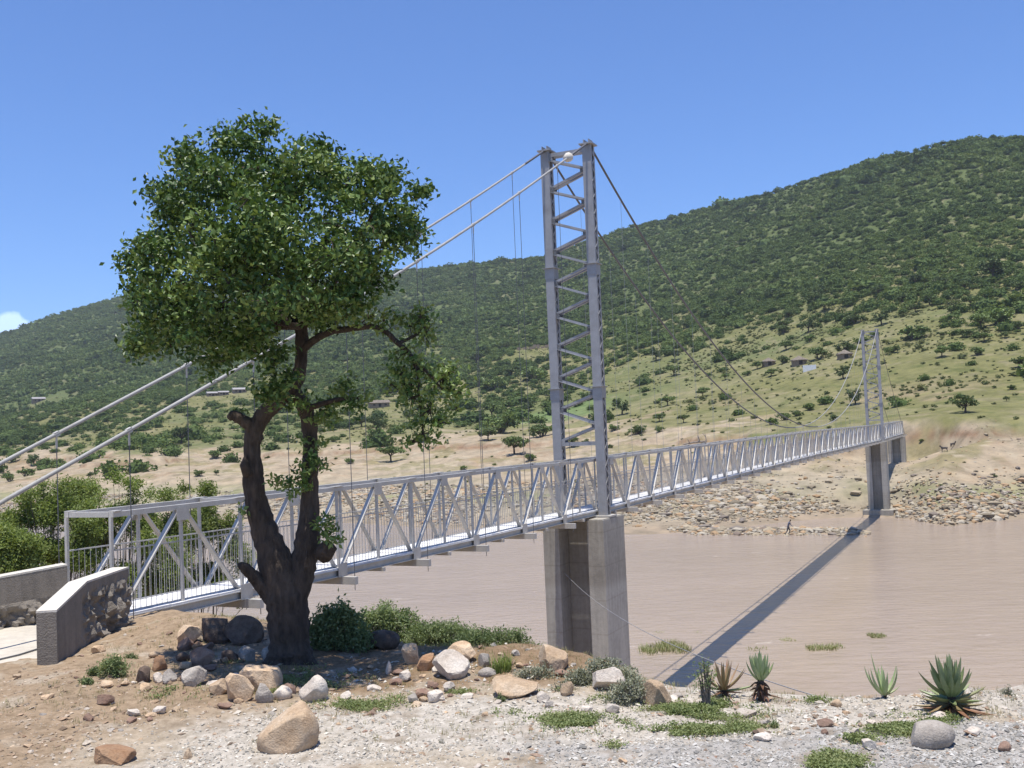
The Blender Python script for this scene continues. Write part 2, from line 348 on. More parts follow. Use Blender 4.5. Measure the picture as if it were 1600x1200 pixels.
def tone(x, y, z):
    r = np.hypot(x, y); n = len(x)
    # near bank
    sand, pale, grey, red, soil, n1, n2 = near_masks(x, y)
    c = np.tile(np.array([.41, .335, .245]), (n, 1))
    c = lerp(c, pale, (.48, .43, .36)); c = lerp(c, red, (.32, .235, .155)); c = lerp(c, soil, (.24, .165, .10))
    c = lerp(c, grey * .9, (.37, .345, .31)); c = lerp(c, sand * (1 - grey) * (.75 + n1), (.41, .33, .23))
    c = lerp(c, sst(n2, .15, .5) * .6, (.42, .36, .28)); c = lerp(c, sst(-n2, .2, .5) * .5, (.24, .18, .12))
    c = lerp(c, sst(edge_d(x, y), .3, 3), (.26, .20, .13))
    # far bank
    q1 = fbm(x * .05, y * .05, 111, 4); q2 = fbm(x * .2, y * .2, 113, 4); q3 = fbm(x * .012, y * .012, 117, 4); q4 = fbm(x * .6, y * .6, 119, 3)
    f = np.tile(np.array([.27, .215, .155]), (n, 1))                                      # wet sand by the water
    f = lerp(f, sst(z, .25, 1.2), (.30, .255, .185))
    f = lerp(f, sst(z + q2 * 1.5, 1.2, 2.6) * (1 - sst(z + q2 * 2, 3.2, 4.5)) * sst(q1 + .2, -.1, .25), (.23, .22, .12))
    f = lerp(f, sst(z + q1 * 2, 3.2, 4.8), (.31, .25, .175))
    f = lerp(f, sst(z + q1 * 3 + q2 * 2, 4.5, 7) * sst(q2 + .35 * q1, -.12, .3), (.28, .205, .135))
    f = lerp(f, sst(q2 - .4 * q1, .08, .34) * sst(z, 3.5, 6) * .65, (.20, .185, .09))
    f = lerp(f, sst(q4, .1, .45) * sst(z, 3, 5), (.35, .29, .205))
    sc = sst(fbm(x * .035, y * .035, 81, 3) + .25, -.1, .35); lv = 9.2 + 1.6 * fbm(x * .02, y * .02, 83, 3)
    f = lerp(f, sc * np.exp(-((z - lv) / .5) ** 2) * .9, (.21, .13, .08))
    az = np.degrees(np.arctan2(x, y)); gz = np.interp(az, [-30, -8, 3, 10, 18, 30], [10.5, 10.2, 10.8, 9.6, 8.6, 8.2])
    gr = sst(z + q1 * 5 + q2 * 2.0, gz, gz + 2.6)
    gcol = np.tile(np.array([.155, .150, .062]), (n, 1)); gcol = lerp(gcol, sst(q1 + q4 * .4, -.1, .4), (.19, .178, .088)); gcol = lerp(gcol, sst(q3 + q2 * .3, .02, .35), (.125, .138, .056))
    gcol = lerp(gcol, sst(q2 + .5 * q4, .22, .5) * .6, (.225, .195, .115)); gcol = lerp(gcol, sst(-q2 + q4 * .6, .25, .6) * .7, (.09, .105, .035))
    f = f + (gcol - f) * gr[:, None]
    f = lerp(f, gr * sst(z, 10, 13) * sst(-q1 - .2 * q2, .2, .38) * (1 - sst(z, 14, 20)) * .8, (.27, .21, .135))
    hill = sst(z + q3 * 25, np.interp(az, [-30, 0, 25], [22, 40, 62]), np.interp(az, [-30, 0, 25], [40, 75, 110]))
    f = lerp(f, hill * .92, (.085, .11, .04)); f = lerp(f, hill * sst(q2 + .5 * q1, .34, .6) * .7, (.17, .15, .09))
    # maize field on the far terrace
    fld = np.exp(-(((x - 12) / 16) ** 4 + ((y - 305) / 22) ** 4)) ; f = lerp(f, fld * .8, (.12, .18, .065))
    return np.where((r < 75)[:, None], c, f)
def build_ground():
    th = np.radians(np.concatenate([np.linspace(-112, -34, 120)[:-1], np.linspace(-34, 34, 760), np.linspace(34, 112, 120)[1:]]))
    rad = np.concatenate([np.geomspace(2.2, 8, 30)[:-1], np.geomspace(8, 20, 200)[:-1], np.geomspace(20, 100, 70)[:-1], np.geomspace(100, 420, 210)[:-1], np.geomspace(420, 3600, 190)])
    T, Rr = np.meshgrid(th, rad); x = (np.sin(T) * Rr).ravel(); y = (np.cos(T) * Rr).ravel(); z = H(x, y)
    nr, nc = T.shape; i = np.arange(nr * nc).reshape(nr, nc)
    Fc = np.stack([i[:-1, :-1], i[:-1, 1:], i[1:, 1:], i[1:, :-1]], -1).reshape(-1, 4)[:, ::-1]
    V = np.stack([x, y, z], 1); tn = np.clip(tone(x, y, z), .02, .8)
    m, Nn, Ll, b, o = mat('earth'); a = Nn.new('ShaderNodeAttribute'); a.attribute_name = 'tone'; p = pos(Nn)
    sep = Nn.new('ShaderNodeVectorMath'); sep.operation = 'LENGTH'; Ll.new(p, sep.inputs[0])
    far = Nn.new('ShaderNodeMapRange'); far.inputs['From Min'].default_value = 60; far.inputs['From Max'].default_value = 100; Ll.new(sep.outputs['Value'], far.inputs['Value'])
    nn = ramp(Nn, Ll, noise(Nn, Ll, 9, 9, p, .72), [(.30, (.62, .60, .56)), (.5, (1, 1, 1)), (.70, (1.32, 1.33, 1.36))])
    nf = ramp(Nn, Ll, noise(Nn, Ll, .35, 9, p, .72), [(.32, (.66, .68, .64)), (.5, (1, 1, 1)), (.68, (1.3, 1.26, 1.2))])
    c = mixc(Nn, Ll, 1.0, a.outputs['Color'], mixc(Nn, Ll, far.outputs[0], nn, nf), 'MULTIPLY')
    Ll.new(c, b.inputs['Base Color']); b.inputs['Roughness'].default_value = 1; b.inputs['Specular IOR Level'].default_value = .1
    hh = noise(Nn, Ll, 14, 9, p, .7); bump(Nn, Ll, b, hh, .8, .06)
    link('ground', np_mesh('ground', V, Fc, m, True, {'tone': tn}))['kind'] = 'structure'
build_ground()
def build_water():
    m, Nn, Ll, b, o = mat('muddy_river'); p = pos(Nn)
    mp = Nn.new('ShaderNodeMapping'); mp.inputs['Rotation'].default_value = (0, 0, R(8)); mp.inputs['Scale'].default_value = (.5, 1, 1); Ll.new(p, mp.inputs['Vector'])
    n1 = noise(Nn, Ll, .06, 4, mp.outputs[0]); mq = Nn.new('ShaderNodeMapping'); mq.inputs['Rotation'].default_value = (0, 0, R(8)); mq.inputs['Scale'].default_value = (.22, .9, 1); Ll.new(p, mq.inputs['Vector']); n2 = noise(Nn, Ll, 1.1, 9, mq.outputs[0], .72); n3 = noise(Nn, Ll, .55, 9, mp.outputs[0], .74)
    c = ramp(Nn, Ll, n1, [(.3, (.31, .242, .176)), (.7, (.37, .29, .216))])
    c = mixc(Nn, Ll, .3, c, ramp(Nn, Ll, n2, [(.33, (.26, .20, .152)), (.5, (.35, .275, .21)), (.66, (.43, .345, .268))]))
    foam = ramp(Nn, Ll, n3, [(.635, (0, 0, 0)), (.67, (1, 1, 1))])
    c = mixc(Nn, Ll, mixc(Nn, Ll, 1.0, foam, (.7, .7, .7), 'MULTIPLY'), c, (.58, .50, .42))
    Ll.new(c, b.inputs['Base Color']); b.inputs['Roughness'].default_value = .15; b.inputs['IOR'].default_value = 1.33; b.inputs['Specular IOR Level'].default_value = .6
    hh = mixc(Nn, Ll, .45, noise(Nn, Ll, 1.6, 6, mp.outputs[0], .6), noise(Nn, Ll, .25, 3, mp.outputs[0])); bump(Nn, Ll, b, hh, .6, .3)
    th = np.radians(np.linspace(-112, 112, 90)); rad = np.geomspace(9, 1000, 60)
    T, Rr = np.meshgrid(th, rad); x = (np.sin(T) * Rr).ravel(); y = (np.cos(T) * Rr).ravel()
    nr, nc = T.shape; i = np.arange(nr * nc).reshape(nr, nc); Fc = np.stack([i[:-1, :-1], i[:-1, 1:], i[1:, 1:], i[1:, :-1]], -1).reshape(-1, 4)[:, ::-1]
    link('water', np_mesh('water', np.stack([x, y, x * 0], 1), Fc, m))['kind'] = 'structure'
build_water()

# ---------------------------------------------------------------- bridge
B0 = at(945, 803, 37.7); B2 = at(1380, 690, 125.5); B0.z = B2.z = 0
S = (B2 - B0).normalized(); Wd = Vector((-S.y, S.x, 0)); ZU = Vector((0, 0, 1))
PAN = (B2 - B0).length / 30                       # panel length: thirty panels in the main span
NL, NR = 7, 10; NP = 30 + NL + NR
WN, WF = .32, 1.37                                 # near and far truss; tower legs stand at 0 and 1.69
WL = 1.69
PIER3 = 124.0
SL = -NL * PAN; SE = (30 + NR) * PAN
TB_S = [SL, -10, 0, 49, 98, SE]; TB = [9.17, 9.02, 8.97, 9.1, 8.97, 9.12]
def zb(s): return float(np.interp(s, TB_S, TB))
def zt(s): return zb(s) + 2.06 - (.12 * max(0, -s - 10) / 13 if s < -10 else 0)
def P(s, wv, z): return B0 + S * s + Wd * wv + ZU * z
print('bridge', B0, S, PAN, math.degrees(math.atan2(S.x, S.y)))
TOP = 22.72
def cable_z(s):
    if s < 0: return TOP + s * .452 - .35 * math.sin(math.pi * min(1, -s / 25))
    s2 = 30 * PAN
    if s > s2: return TOP - (s - s2) * .44 - .5 * math.sin(math.pi * min(1, (s - s2) / 31))
    u = s / s2 * 2 - 1; return 11.42 + (TOP - 11.42) * u * u

def tower(s0, z0, label):
    root = empty('bridge_tower', P(s0, WL / 2, z0), label, 'bridge tower', 'steel towers of the footbridge')
    def bld(mb, nm, mt='tower', par=root):
        o = mb.build(nm, M[mt], par); o.location = -par.location * 0; return o
    org = root.location
    lw, ld = .335, .40
    hz_ = [z0 + .12, z0 + 4.75, z0 + 9.3, TOP - .05]
    for wv in (0, WL):
        leg = MB(org)
        for sg in (-1, 1):                             # front and back channels, open towards each other
            c = P(s0 + sg * (ld / 2 - .012), wv, 0)
            leg.prism(c + ZU * z0, c + ZU * hz_[3], Wd * lw / 2, S * .012)
            for wg in (-1, 1):
                c2 = P(s0 + sg * (ld / 2 - .025 - .05), wv + wg * (lw / 2 - .008), 0)
                leg.prism(c2 + ZU * z0, c2 + ZU * hz_[3], Wd * .008, S * .05)
        k = 0; z = z0 + .25
        while z < TOP - .5:                            # lacing on both open sides
            for wg in (-1, 1):
                ww = wv + wg * (lw / 2 + .006); sg = 1 if k % 2 else -1
                leg.bar(P(s0 - sg * .15, ww, z), P(s0 + sg * .15, ww, z + .30), .055, .008, Wd.cross(ZU))
            z += .31; k += 1
        lo = bld(leg, 'leg')
        cp = MB(org); c = P(s0, wv, 0)
        cp.prism(c + ZU * (z0 - .02), c + ZU * (z0 + .04), Wd * .34, S * .36); bld(cp, 'base_plate', 'steel')
        for zz in hz_[1:3]:
            sp = MB(org); sp.prism(c + ZU * (zz - .012), c + ZU * (zz + .012), Wd * .25, S * .28)
            sp.prism(c + ZU * (zz - .42), c + ZU * (zz - .012), Wd * (lw / 2 + .02), S * (ld / 2 + .012)); o = bld(sp, 'splice_plate')
        sd = MB(org); sd.prism(c + ZU * hz_[3], c + ZU * (hz_[3] + .05), Wd * .26, S * .30)
        for wg in (-1, 1):
            sd.prism(c + ZU * (hz_[3] + .05) + Wd * wg * .10, c + ZU * (hz_[3] + .20) + Wd * wg * .10, Wd * .015, S * .2)
        bld(sd, 'cable_saddle')
    a, b_ = lw / 2, WL - lw / 2
    nz_ = 18; zt_, zbm = TOP - .35, z0 + 2.75; st = (zt_ - zbm) / nz_
    for sg in (-1, 1):
        so = s0 + sg * (ld / 2 - .06)
        for k in range(nz_):
            z1 = zt_ - k * st; z2 = z1 - st; w1, w2 = (b_, a) if k % 2 == 0 else (a, b_)
            br = MB(org); br.angle(P(so, w1, z1 - .06), P(so, w2, z2 + .06), .085, .012, ZU); 
            for (ww, zz2) in ((w1 + (.06 if k % 2 else -.06), z1), (w2 + (-.06 if k % 2 else .06), z2)):
                c = P(so + sg * .016, ww, zz2); br.prism(c - ZU * .09, c + ZU * .09, Wd * .075, S * .004)
            bld(br, 'lacing_brace')
        for zz in (zt_ + .12, zbm - .08):
            cb = MB(org); cb.bar(P(so, a, zz), P(so, b_, zz), .14, .05, ZU); bld(cb, 'cross_beam')
    return root
tower(0, 8.93, 'tall grey lattice steel tower on the nearer concrete pier, cables over its top')
tower(30 * PAN, 8.93, 'distant lattice steel tower at the far end of the footbridge on its stained pier')

def pier(s0, zbase, ztop, label, foot=False, sl=2.2):
    root = empty('concrete_pier', P(s0, WL / 2, zbase), label, 'bridge pier', 'concrete piers of the footbridge'); org = root.location
    for wv in (-.02, WL + .02):
        f = MB(org); hw = .31
        c = P(s0, wv, 0); f.prism(c + ZU * zbase, c + ZU * (ztop - .03), Wd * hw, S * sl / 2)
        f.prism(c + ZU * (ztop - .03), c + ZU * ztop, Wd * (hw - .03), S * (sl / 2 - .03)); o = f.build('column', M['pier'], root)
    wb = MB(org); c = P(s0 + .35, WL / 2, 0); wb.prism(c + ZU * zbase, c + ZU * (ztop - .15), Wd * (WL / 2 - .295), S * .55); wb.build('web_wall', M['pier'], root)
    if foot:
        ft = MB(org); c = P(s0 - .2, WL / 2, 0); ft.prism(c + ZU * (zbase - 1), c + ZU * (zbase + .55), Wd * 1.75, S * 2.0); ft.build('footing', M['pier'], root)
    return root
pier(0, -1.4, 8.9, 'tall grey concrete pier with dark recessed centre standing in the river near the bank')
pier(30 * PAN, .2, 8.9, 'concrete pier on a wide footing among the rubble under the distant tower', True)
pier(PIER3, 4.6, 8.95, 'shorter concrete end pier on the far earth bank behind the distant tower', False, 1.6)

wroot = empty('truss_walkway', P(SL, WL / 2, zb(SL)), 'long galvanised steel truss footbridge deck with picket railings crossing the brown river', 'footbridge'); worg = wroot.location
def wb_(mb, nm, mt='steel', par=None): return mb.build(nm, M[mt], par or wroot)
ss = [SL + k * PAN / 2 for k in range(2 * NP + 1)]
for wv in (WN, WF):
    tc_ = MB(worg); bc_ = MB(worg); out = -1 if wv == WN else 1
    for k in range(NP):
        a, b_ = ss[2 * k], ss[2 * k + 2]
        tc_.prism(P(a, wv, zt(a) - .05), P(b_, wv, zt(b_) - .05), Wd * .05, ZU * .045)
        for s_ in (a + PAN / 2,): 
            tc_.prism(P(s_ - .16, wv + out * .064, zt(s_) - .17), P(s_ + .16, wv + out * .064, zt(s_) - .17), Wd * .004, ZU * .12)
        tc_.prism(P(a - (.18 if k else -.02), wv, zt(a) + .006), P(a + .18, wv, zt(a) + .006), Wd * .075, ZU * .008)
        bc_.prism(P(a, wv, zb(a) + .08), P(b_, wv, zb(b_) + .08), Wd * .04, ZU * .08)
        bc_.prism(P(a, wv + out * .05, zb(a) + .155), P(b_, wv + out * .05, zb(b_) + .155), Wd * .055, ZU * .009)
        bc_.prism(P(a, wv + out * .05, zb(a) + .008), P(b_, wv + out * .05, zb(b_) + .008), Wd * .055, ZU * .008)
        bc_.prism(P(b_ - .17, wv + out * .11, zb(b_) + .14), P(b_ + .17, wv + out * .11, zb(b_) + .14), Wd * .004, ZU * .15)
    wb_(tc_, 'top_chord'); wb_(bc_, 'bottom_chord')
dg_far = MB(worg); ps_far = MB(worg); hb_far = MB(worg)
KD = 25                                             # the 25 nearest panels (50 diagonals, 50 posts a side) are parts of their own
for wv in (WN, WF):
    for k in range(NP):
        a, m_s, b_ = ss[2 * k], ss[2 * k + 1], ss[2 * k + 2]
        for (s1, z1, s2, z2) in ((a + .1, zb(a) + .16, m_s - .09, zt(m_s) - .10), (m_s + .09, zt(m_s) - .10, b_ - .1, zb(b_) + .16)):
            d = MB(worg) if k < KD else dg_far
            d.prism(P(s1, wv, z1), P(s2, wv, z2), Wd * .055, (P(s2, wv, z2) - P(s1, wv, z1)).normalized().cross(Wd) * .014)
            if k < KD: wb_(d, 'diagonal')
        for s_ in (a, m_s):
            d = MB(worg) if k < KD else ps_far
            d.prism(P(s_, wv, zb(s_) + .16), P(s_, wv, zt(s_) - .10), Wd * .026, S * .026)
            if k < KD: wb_(d, 'post')
    e = MB(worg); e.prism(P(SE, wv, zb(SE) + .16), P(SE, wv, zt(SE) - .1), Wd * .04, S * .04); wb_(e, 'end_post')
tag(wb_(dg_far, 'diagonals'), kind='stuff'); tag(wb_(ps_far, 'posts'), kind='stuff')
pb = MB(worg)                                       # top ties between the trusses: one at each panel
tie_far = MB(worg)
for k in range(NP + 1):
    s_ = min(ss[2 * k], SE - .06) if k else SL + .05
    t_ = MB(worg)
    t_.prism(P(s_, WN + .062, zt(s_) - .05), P(s_, WF - .062, zt(s_) - .05), ZU * .045, S * .045); wb_(t_, 'top_tie')
    f_ = MB(worg); f_.prism(P(s_, -.15, zb(s_) - .09), P(s_, WL + .15, zb(s_) - .09), ZU * .085, S * .06); wb_(f_, 'floor_beam')
hb = MB(worg)
for k in range(NP): hb.prism(P(ss[2 * k + 1], .16, zb(ss[2 * k + 1]) - .05), P(ss[2 * k + 1], WL - .16, zb(ss[2 * k + 1]) - .05), ZU * .045, S * .05)
tag(wb_(hb, 'deck_joists'), kind='stuff')
dk = MB(worg); s_ = SL
npl = int((SE - SL) / .42)
for k in range(npl):
    a = SL + (SE - SL) * k / npl; b_ = SL + (SE - SL) * (k + 1) / npl - .012
    j = random.uniform(-.004, .004)
    dk.prism(P(a, WL / 2, zb(a) + .185 + j), P(b_, WL / 2, zb(b_) + .185 + j), Wd * ((WF - WN) / 2 + .09), ZU * .02)
wb_(dk, 'deck', 'deck')
for wv, out in ((WN + .07, 1), (WF - .07, -1)):
    rl = MB(worg); pk = MB(worg)
    for k in range(NP):
        a, b_ = ss[2 * k], ss[2 * k + 2]
        rl.prism(P(a, wv, zb(a) + 1.28), P(b_, wv, zb(b_) + 1.28), Wd * .012, ZU * .012); rl.prism(P(a, wv, zb(a) + .222), P(b_, wv, zb(b_) + .222), Wd * .01, ZU * .007)
        for q in range(26):
            s_ = a + (b_ - a) * (q + .5) / 26
            pk.prism(P(s_, wv, zb(s_) + .21), P(s_, wv, zb(s_) + 1.27), Wd * .0036, S * .0036)
    o = wb_(rl, 'railing'); wb_(pk, 'pickets', 'steel', o)
# main cables with their hangers
def main_cable(wv, label):
    root = empty('suspension_cable', P(0, wv, TOP), label, 'suspension cable', 'main cables of the footbridge'); org = root.location
    s2 = 30 * PAN
    sl_ = MB(org); pts = [P(s_, wv, cable_z(s_) + .06) for s_ in np.linspace(-33, -1.9, 32)]; sl_.tube(pts, .037, 8); sl_.build('sleeved_backstay', M['cable'], root, None, True)
    bn = MB(org); bn.tube([P(s_, wv, cable_z(s_) + .06) for s_ in np.linspace(-2.0, 0, 3)] + [P(s_, wv, cable_z(s_) + .06) for s_ in np.linspace(.6, s2 / 2, 45)], .042, 6); bn.build('cable_run', M['darkcable'], root, None, True)
    b2 = MB(org); b2.tube([P(s_, wv, cable_z(s_) + .06) for s_ in np.linspace(s2 / 2, s2, 50)], .036, 6); b2.build('cable_run', M['cable'], root, None, True)
    b3 = MB(org); b3.tube([P(s_, wv, cable_z(s_) + .06) for s_ in np.linspace(s2, s2 + 31, 24)], .03, 6); b3.build('far_backstay', M['darkcable'], root, None, True)
    if wv < 1:
        e = MB(org); a = P(-2.25, wv, cable_z(-2.25) + .06); b_ = P(-1.85, wv, cable_z(-1.85) + .06); dd = (b_ - a)
        e.tube([a, a + dd * .15, a + dd * .5, a + dd * .8, b_], [.06, .15, .17, .13, .05], 10, True, .08); e.build('white_wrapping', M['cap'], root, None, True)
    for k in range(0, NP + 1):
        s_ = SL + k * PAN + .12
        z1 = cable_z(s_) + .06; z0 = zb(s_) - .02
        if z1 - z0 < .3 or abs(s_) < 1.3 or abs(s_ - s2) < 1.3 or s_ > SE: continue
        h = MB(org); h.tube([P(s_, wv, z0 - .30), P(s_, wv, z1)], (.009 if s_ < 0 else .006), 5); ho = h.build('hanger', M['darkcable' if s_ < 0 else 'thin'], root)
        c = MB(org); sl = (cable_z(s_ + .2) - cable_z(s_ - .2)) / .4; dv = (S + ZU * sl).normalized(); q = P(s_, wv, z1)
        f_ = .6 if s_ < 0 else .35; c.prism(q - dv * .09 * f_, q + dv * .09 * f_, Wd * .05 * f_, dv.cross(Wd) * .07 * f_); c.prism(q - ZU * .42 * f_, q - ZU * .05, Wd * .018 * f_, S * .025 * f_); c.build('clamp', M['steel'], ho)
main_cable(-.02, 'nearer pale suspension cable with a white wrapping beside the tower top')
main_cable(WL + .02, 'suspension cable on the farther side of the bridge, passing behind the tower lattice')
# thin guy wire from the near pier down to the bank
gw = MB(); a = P(-.2, WL / 2 - .5, 0); a = at(880, 893, a.y); b_ = ong(1292, 1093); pts = []
for k in range(25):
    t = k / 24; p_ = a.lerp(b_, t); p_.z -= .9 * 4 * t * (1 - t) * .5; pts.append(p_)
gw.tube(pts, .0065, 5); tag(gw.build('guy_wire', M['thin']), 'thin steel wire slanting from the near pier down to the bank by the aloes', 'wire')

# ---------------------------------------------------------------- abutment walls and ramp
def rough_wall(name, plan, ztop, zbot, th, label, side, coping=.05):
    """concrete wall along plan points (inner line), with a broken stony lower part on its outer face"""
    org = Vector((plan[0][0], plan[0][1], zbot[0])); root = empty(name, org, label, 'wall', 'bridge approach walls')
    pts = [Vector((p[0], p[1], 0)) for p in plan]; offs = []
    for i in range(len(pts)):
        d = (pts[min(i + 1, len(pts) - 1)] - pts[max(i - 1, 0)]).normalized(); offs.append(Vector((-d.y, d.x, 0)) * th * -side)
    nu, nv = 26, 22; V = []; Fq = []
    segs = []
    for i in range(len(pts) - 1):
        for u in range(nu): segs.append((i, u / nu))
    segs.append((len(pts) - 2, 1.0))
    L_ = 0; prev = None
    for (i, u) in segs:
        a = pts[i].lerp(pts[i + 1], u); of = offs[i].lerp(offs[i + 1], u); zt_ = ztop[i] + (ztop[i + 1] - ztop[i]) * u; z0 = zbot[i] + (zbot[i + 1] - zbot[i]) * u
        dist = (a - pts[0]).length
        for v in range(nv + 1):
            z = z0 - .3 + (zt_ - z0 + .3) * v / nv
            rel = v / nv
            amt = max(0, min(1, (dist - 1.0) / .5)) if side < 0 else 1 - .0 * rel
            amt *= max(0, min(1, ((.92 if side < 0 else .62) - rel) / .12))
            nn_ = float(fbm(np.array([dist * 3.2 + 7 * side]), np.array([z * 3.2]), 201, 4)[0]); n2 = abs(float(fbm(np.array([dist * 6.5]), np.array([z * 6.5]), 205, 4)[0]))
            push = amt * (.22 * nn_ + .30 * n2 - .05)
            nrm = -of.normalized()
            V.append(a + nrm * push + ZU * z)
        V.append(a + of + ZU * zt_); V.append(a + of + ZU * (z0 - .3))
    st = nv + 3
    for k in range(len(segs) - 1):
        for v in range(st):
            Fq.append((k * st + v, (k + 1) * st + v, (k + 1) * st + (v + 1) % st, k * st + (v + 1) % st))
    mb = MB(org); mb.add(V, Fq + [tuple(range(st)), tuple((len(segs) - 1) * st + v for v in range(st - 1, -1, -1))]); mb.build('wall_body', M['wallc'], root)
    cp = MB(org)
    for i in range(len(pts) - 1):
        a0, a1 = pts[i], pts[i + 1]; o0, o1 = offs[i], offs[i + 1]; e = .012
        A = [a0 - o0 * e + ZU * (ztop[i] + .002), a0 + o0 * (1 + e) + ZU * (ztop[i] + .002), a1 + o1 * (1 + e) + ZU * (ztop[i + 1] + .002), a1 - o1 * e + ZU * (ztop[i + 1] + .002)]
        cp.add(A + [p + ZU * coping * .6 for p in A], [(0, 1, 2, 3)[::-1], (4, 5, 6, 7), (0, 4, 7, 3), (1, 2, 6, 5), (0, 1, 5, 4), (3, 7, 6, 2)])
    bmx = cp.build('coping', M['cap'], root)
    return root
A_ = onz(90, 1043, 9.3); B_ = onz(138, 1010, 9.3); C_ = onz(203, 975, 9.3)
rough_wall('approach_wall', [(A_.x, A_.y), (B_.x, B_.y), (C_.x, C_.y)], [10.03, 10.22, 10.20], [9.25, 9.25, 9.1], .26, 'low concrete wing wall with broken stony side and pale end nearest the red dirt', -1)
D_ = at(105, 883, 17.5); E_ = at(0, 905, 16.8)
dv = (E_ - D_); dv.z = 0
rough_wall('approach_wall', [(D_.x, D_.y), (E_.x, E_.y), (E_.x + dv.x * 3, E_.y + dv.y * 5)], [10.22, 10.14, 9.95], [9.25, 9.25, 9.25], .26, 'concrete wall with stony lower face along the far side of the ramp', 1)
rs_ = MB()
Q = [onz(92, 1052, 9.32), P(SL - .02, WN - .25, 9.32), P(SL - .02, WF + .3, 9.32), Vector((E_.x, E_.y, 9.32)), Vector((-13, 15.5, 9.32)), Vector((-13, 12.6, 9.32)), onz(-60, 1062, 9.32)]
for q in Q: q.z = 9.325
rs_.add(Q + [q - ZU * .5 for q in Q], [tuple(range(7)), tuple(range(13, 6, -1))] + [(i, i + 7, (i + 1) % 7 + 7, (i + 1) % 7) for i in range(7)])
tag(rs_.build('ramp_slab', M['slab']), kind='structure')
ab = MB(); ab.prism(P(SL - 1.1, WL / 2, 6.5), P(SL - 1.1, WL / 2, 9.0), Wd * 1.3, S * 1.2)
tag(ab.build('bridge_abutment', M['pier']), 'concrete abutment block under the bridge end beside the wing wall', 'abutment')
cw = MB(); cw.tube([onz(x_, y_, 9.34) for x_, y_ in ((-60, 1045), (0, 1030), (30, 1023), (62, 1013))], .012, 5); tag(cw.build('steel_rope', M['darkcable']), 'thin dark rope lying across the pale ramp slab', 'rope')

# ---------------------------------------------------------------- foliage
def unit(n):
    v = rng.normal(size=(n, 3)); return v / np.linalg.norm(v, axis=1, keepdims=True)
def leaf_quads(C, size, asp=.6, upb=.6, outd=None, ob=.5, fold=.1):
    n = len(C); size = np.broadcast_to(np.asarray(size, float), (n,))[:, None]
    a = unit(n)
    if outd is not None: a = a + ob * outd
    a /= np.linalg.norm(a, axis=1, keepdims=True) + 1e-9
    nn = unit(n) + np.array([0, 0, upb]); b = np.cross(nn, a); b /= np.linalg.norm(b, axis=1, keepdims=True) + 1e-9
    nn = np.cross(a, b)
    V = np.stack([C - a * size * .5, C + b * size * asp * .5 + nn * size * fold, C + a * size * .5, C - b * size * asp * .5 + nn * size * fold], 1).reshape(-1, 3)
    Fq = np.arange(4 * n).reshape(n, 4)
    return V, Fq
def blob_leaves(blobs, dens, size, per=14, spread=.09, asp=.6, upb=.6, shell=.45, flat=1.0, tvar=.22):
    """blobs: (x,y,z,r[,rz]); clusters of leaves near each blob's surface"""
    CC = []; OO = []; TT = []; tips = []
    for bl in blobs:
        x, y, z, r = bl[:4]; rz = bl[4] if len(bl) > 4 else r * flat
        k = max(3, int(dens * r * r)); d = unit(k); u = rng.random(k) ** shell
        c = np.array([x, y, z]) + d * np.array([r, r, rz]) * u[:, None]
        tips.append(c)
        o = np.repeat(d, per, 0); tt = np.repeat(rng.normal(.5 + rng.normal(0, .13), tvar, k), per)
        cc = np.repeat(c, per, 0) + rng.normal(size=(k * per, 3)) * spread * np.array([1, 1, .75])
        CC.append(cc); OO.append(o); TT.append(tt)
    C = np.concatenate(CC); O = np.concatenate(OO); T = np.clip(np.concatenate(TT) + rng.normal(0, .12, len(C)), 0, 1)
    V, Fq = leaf_quads(C, size * rng.uniform(.7, 1.25, len(C)), asp, upb, O, .6)
    return V, Fq, np.repeat(T, 4), np.concatenate(tips)

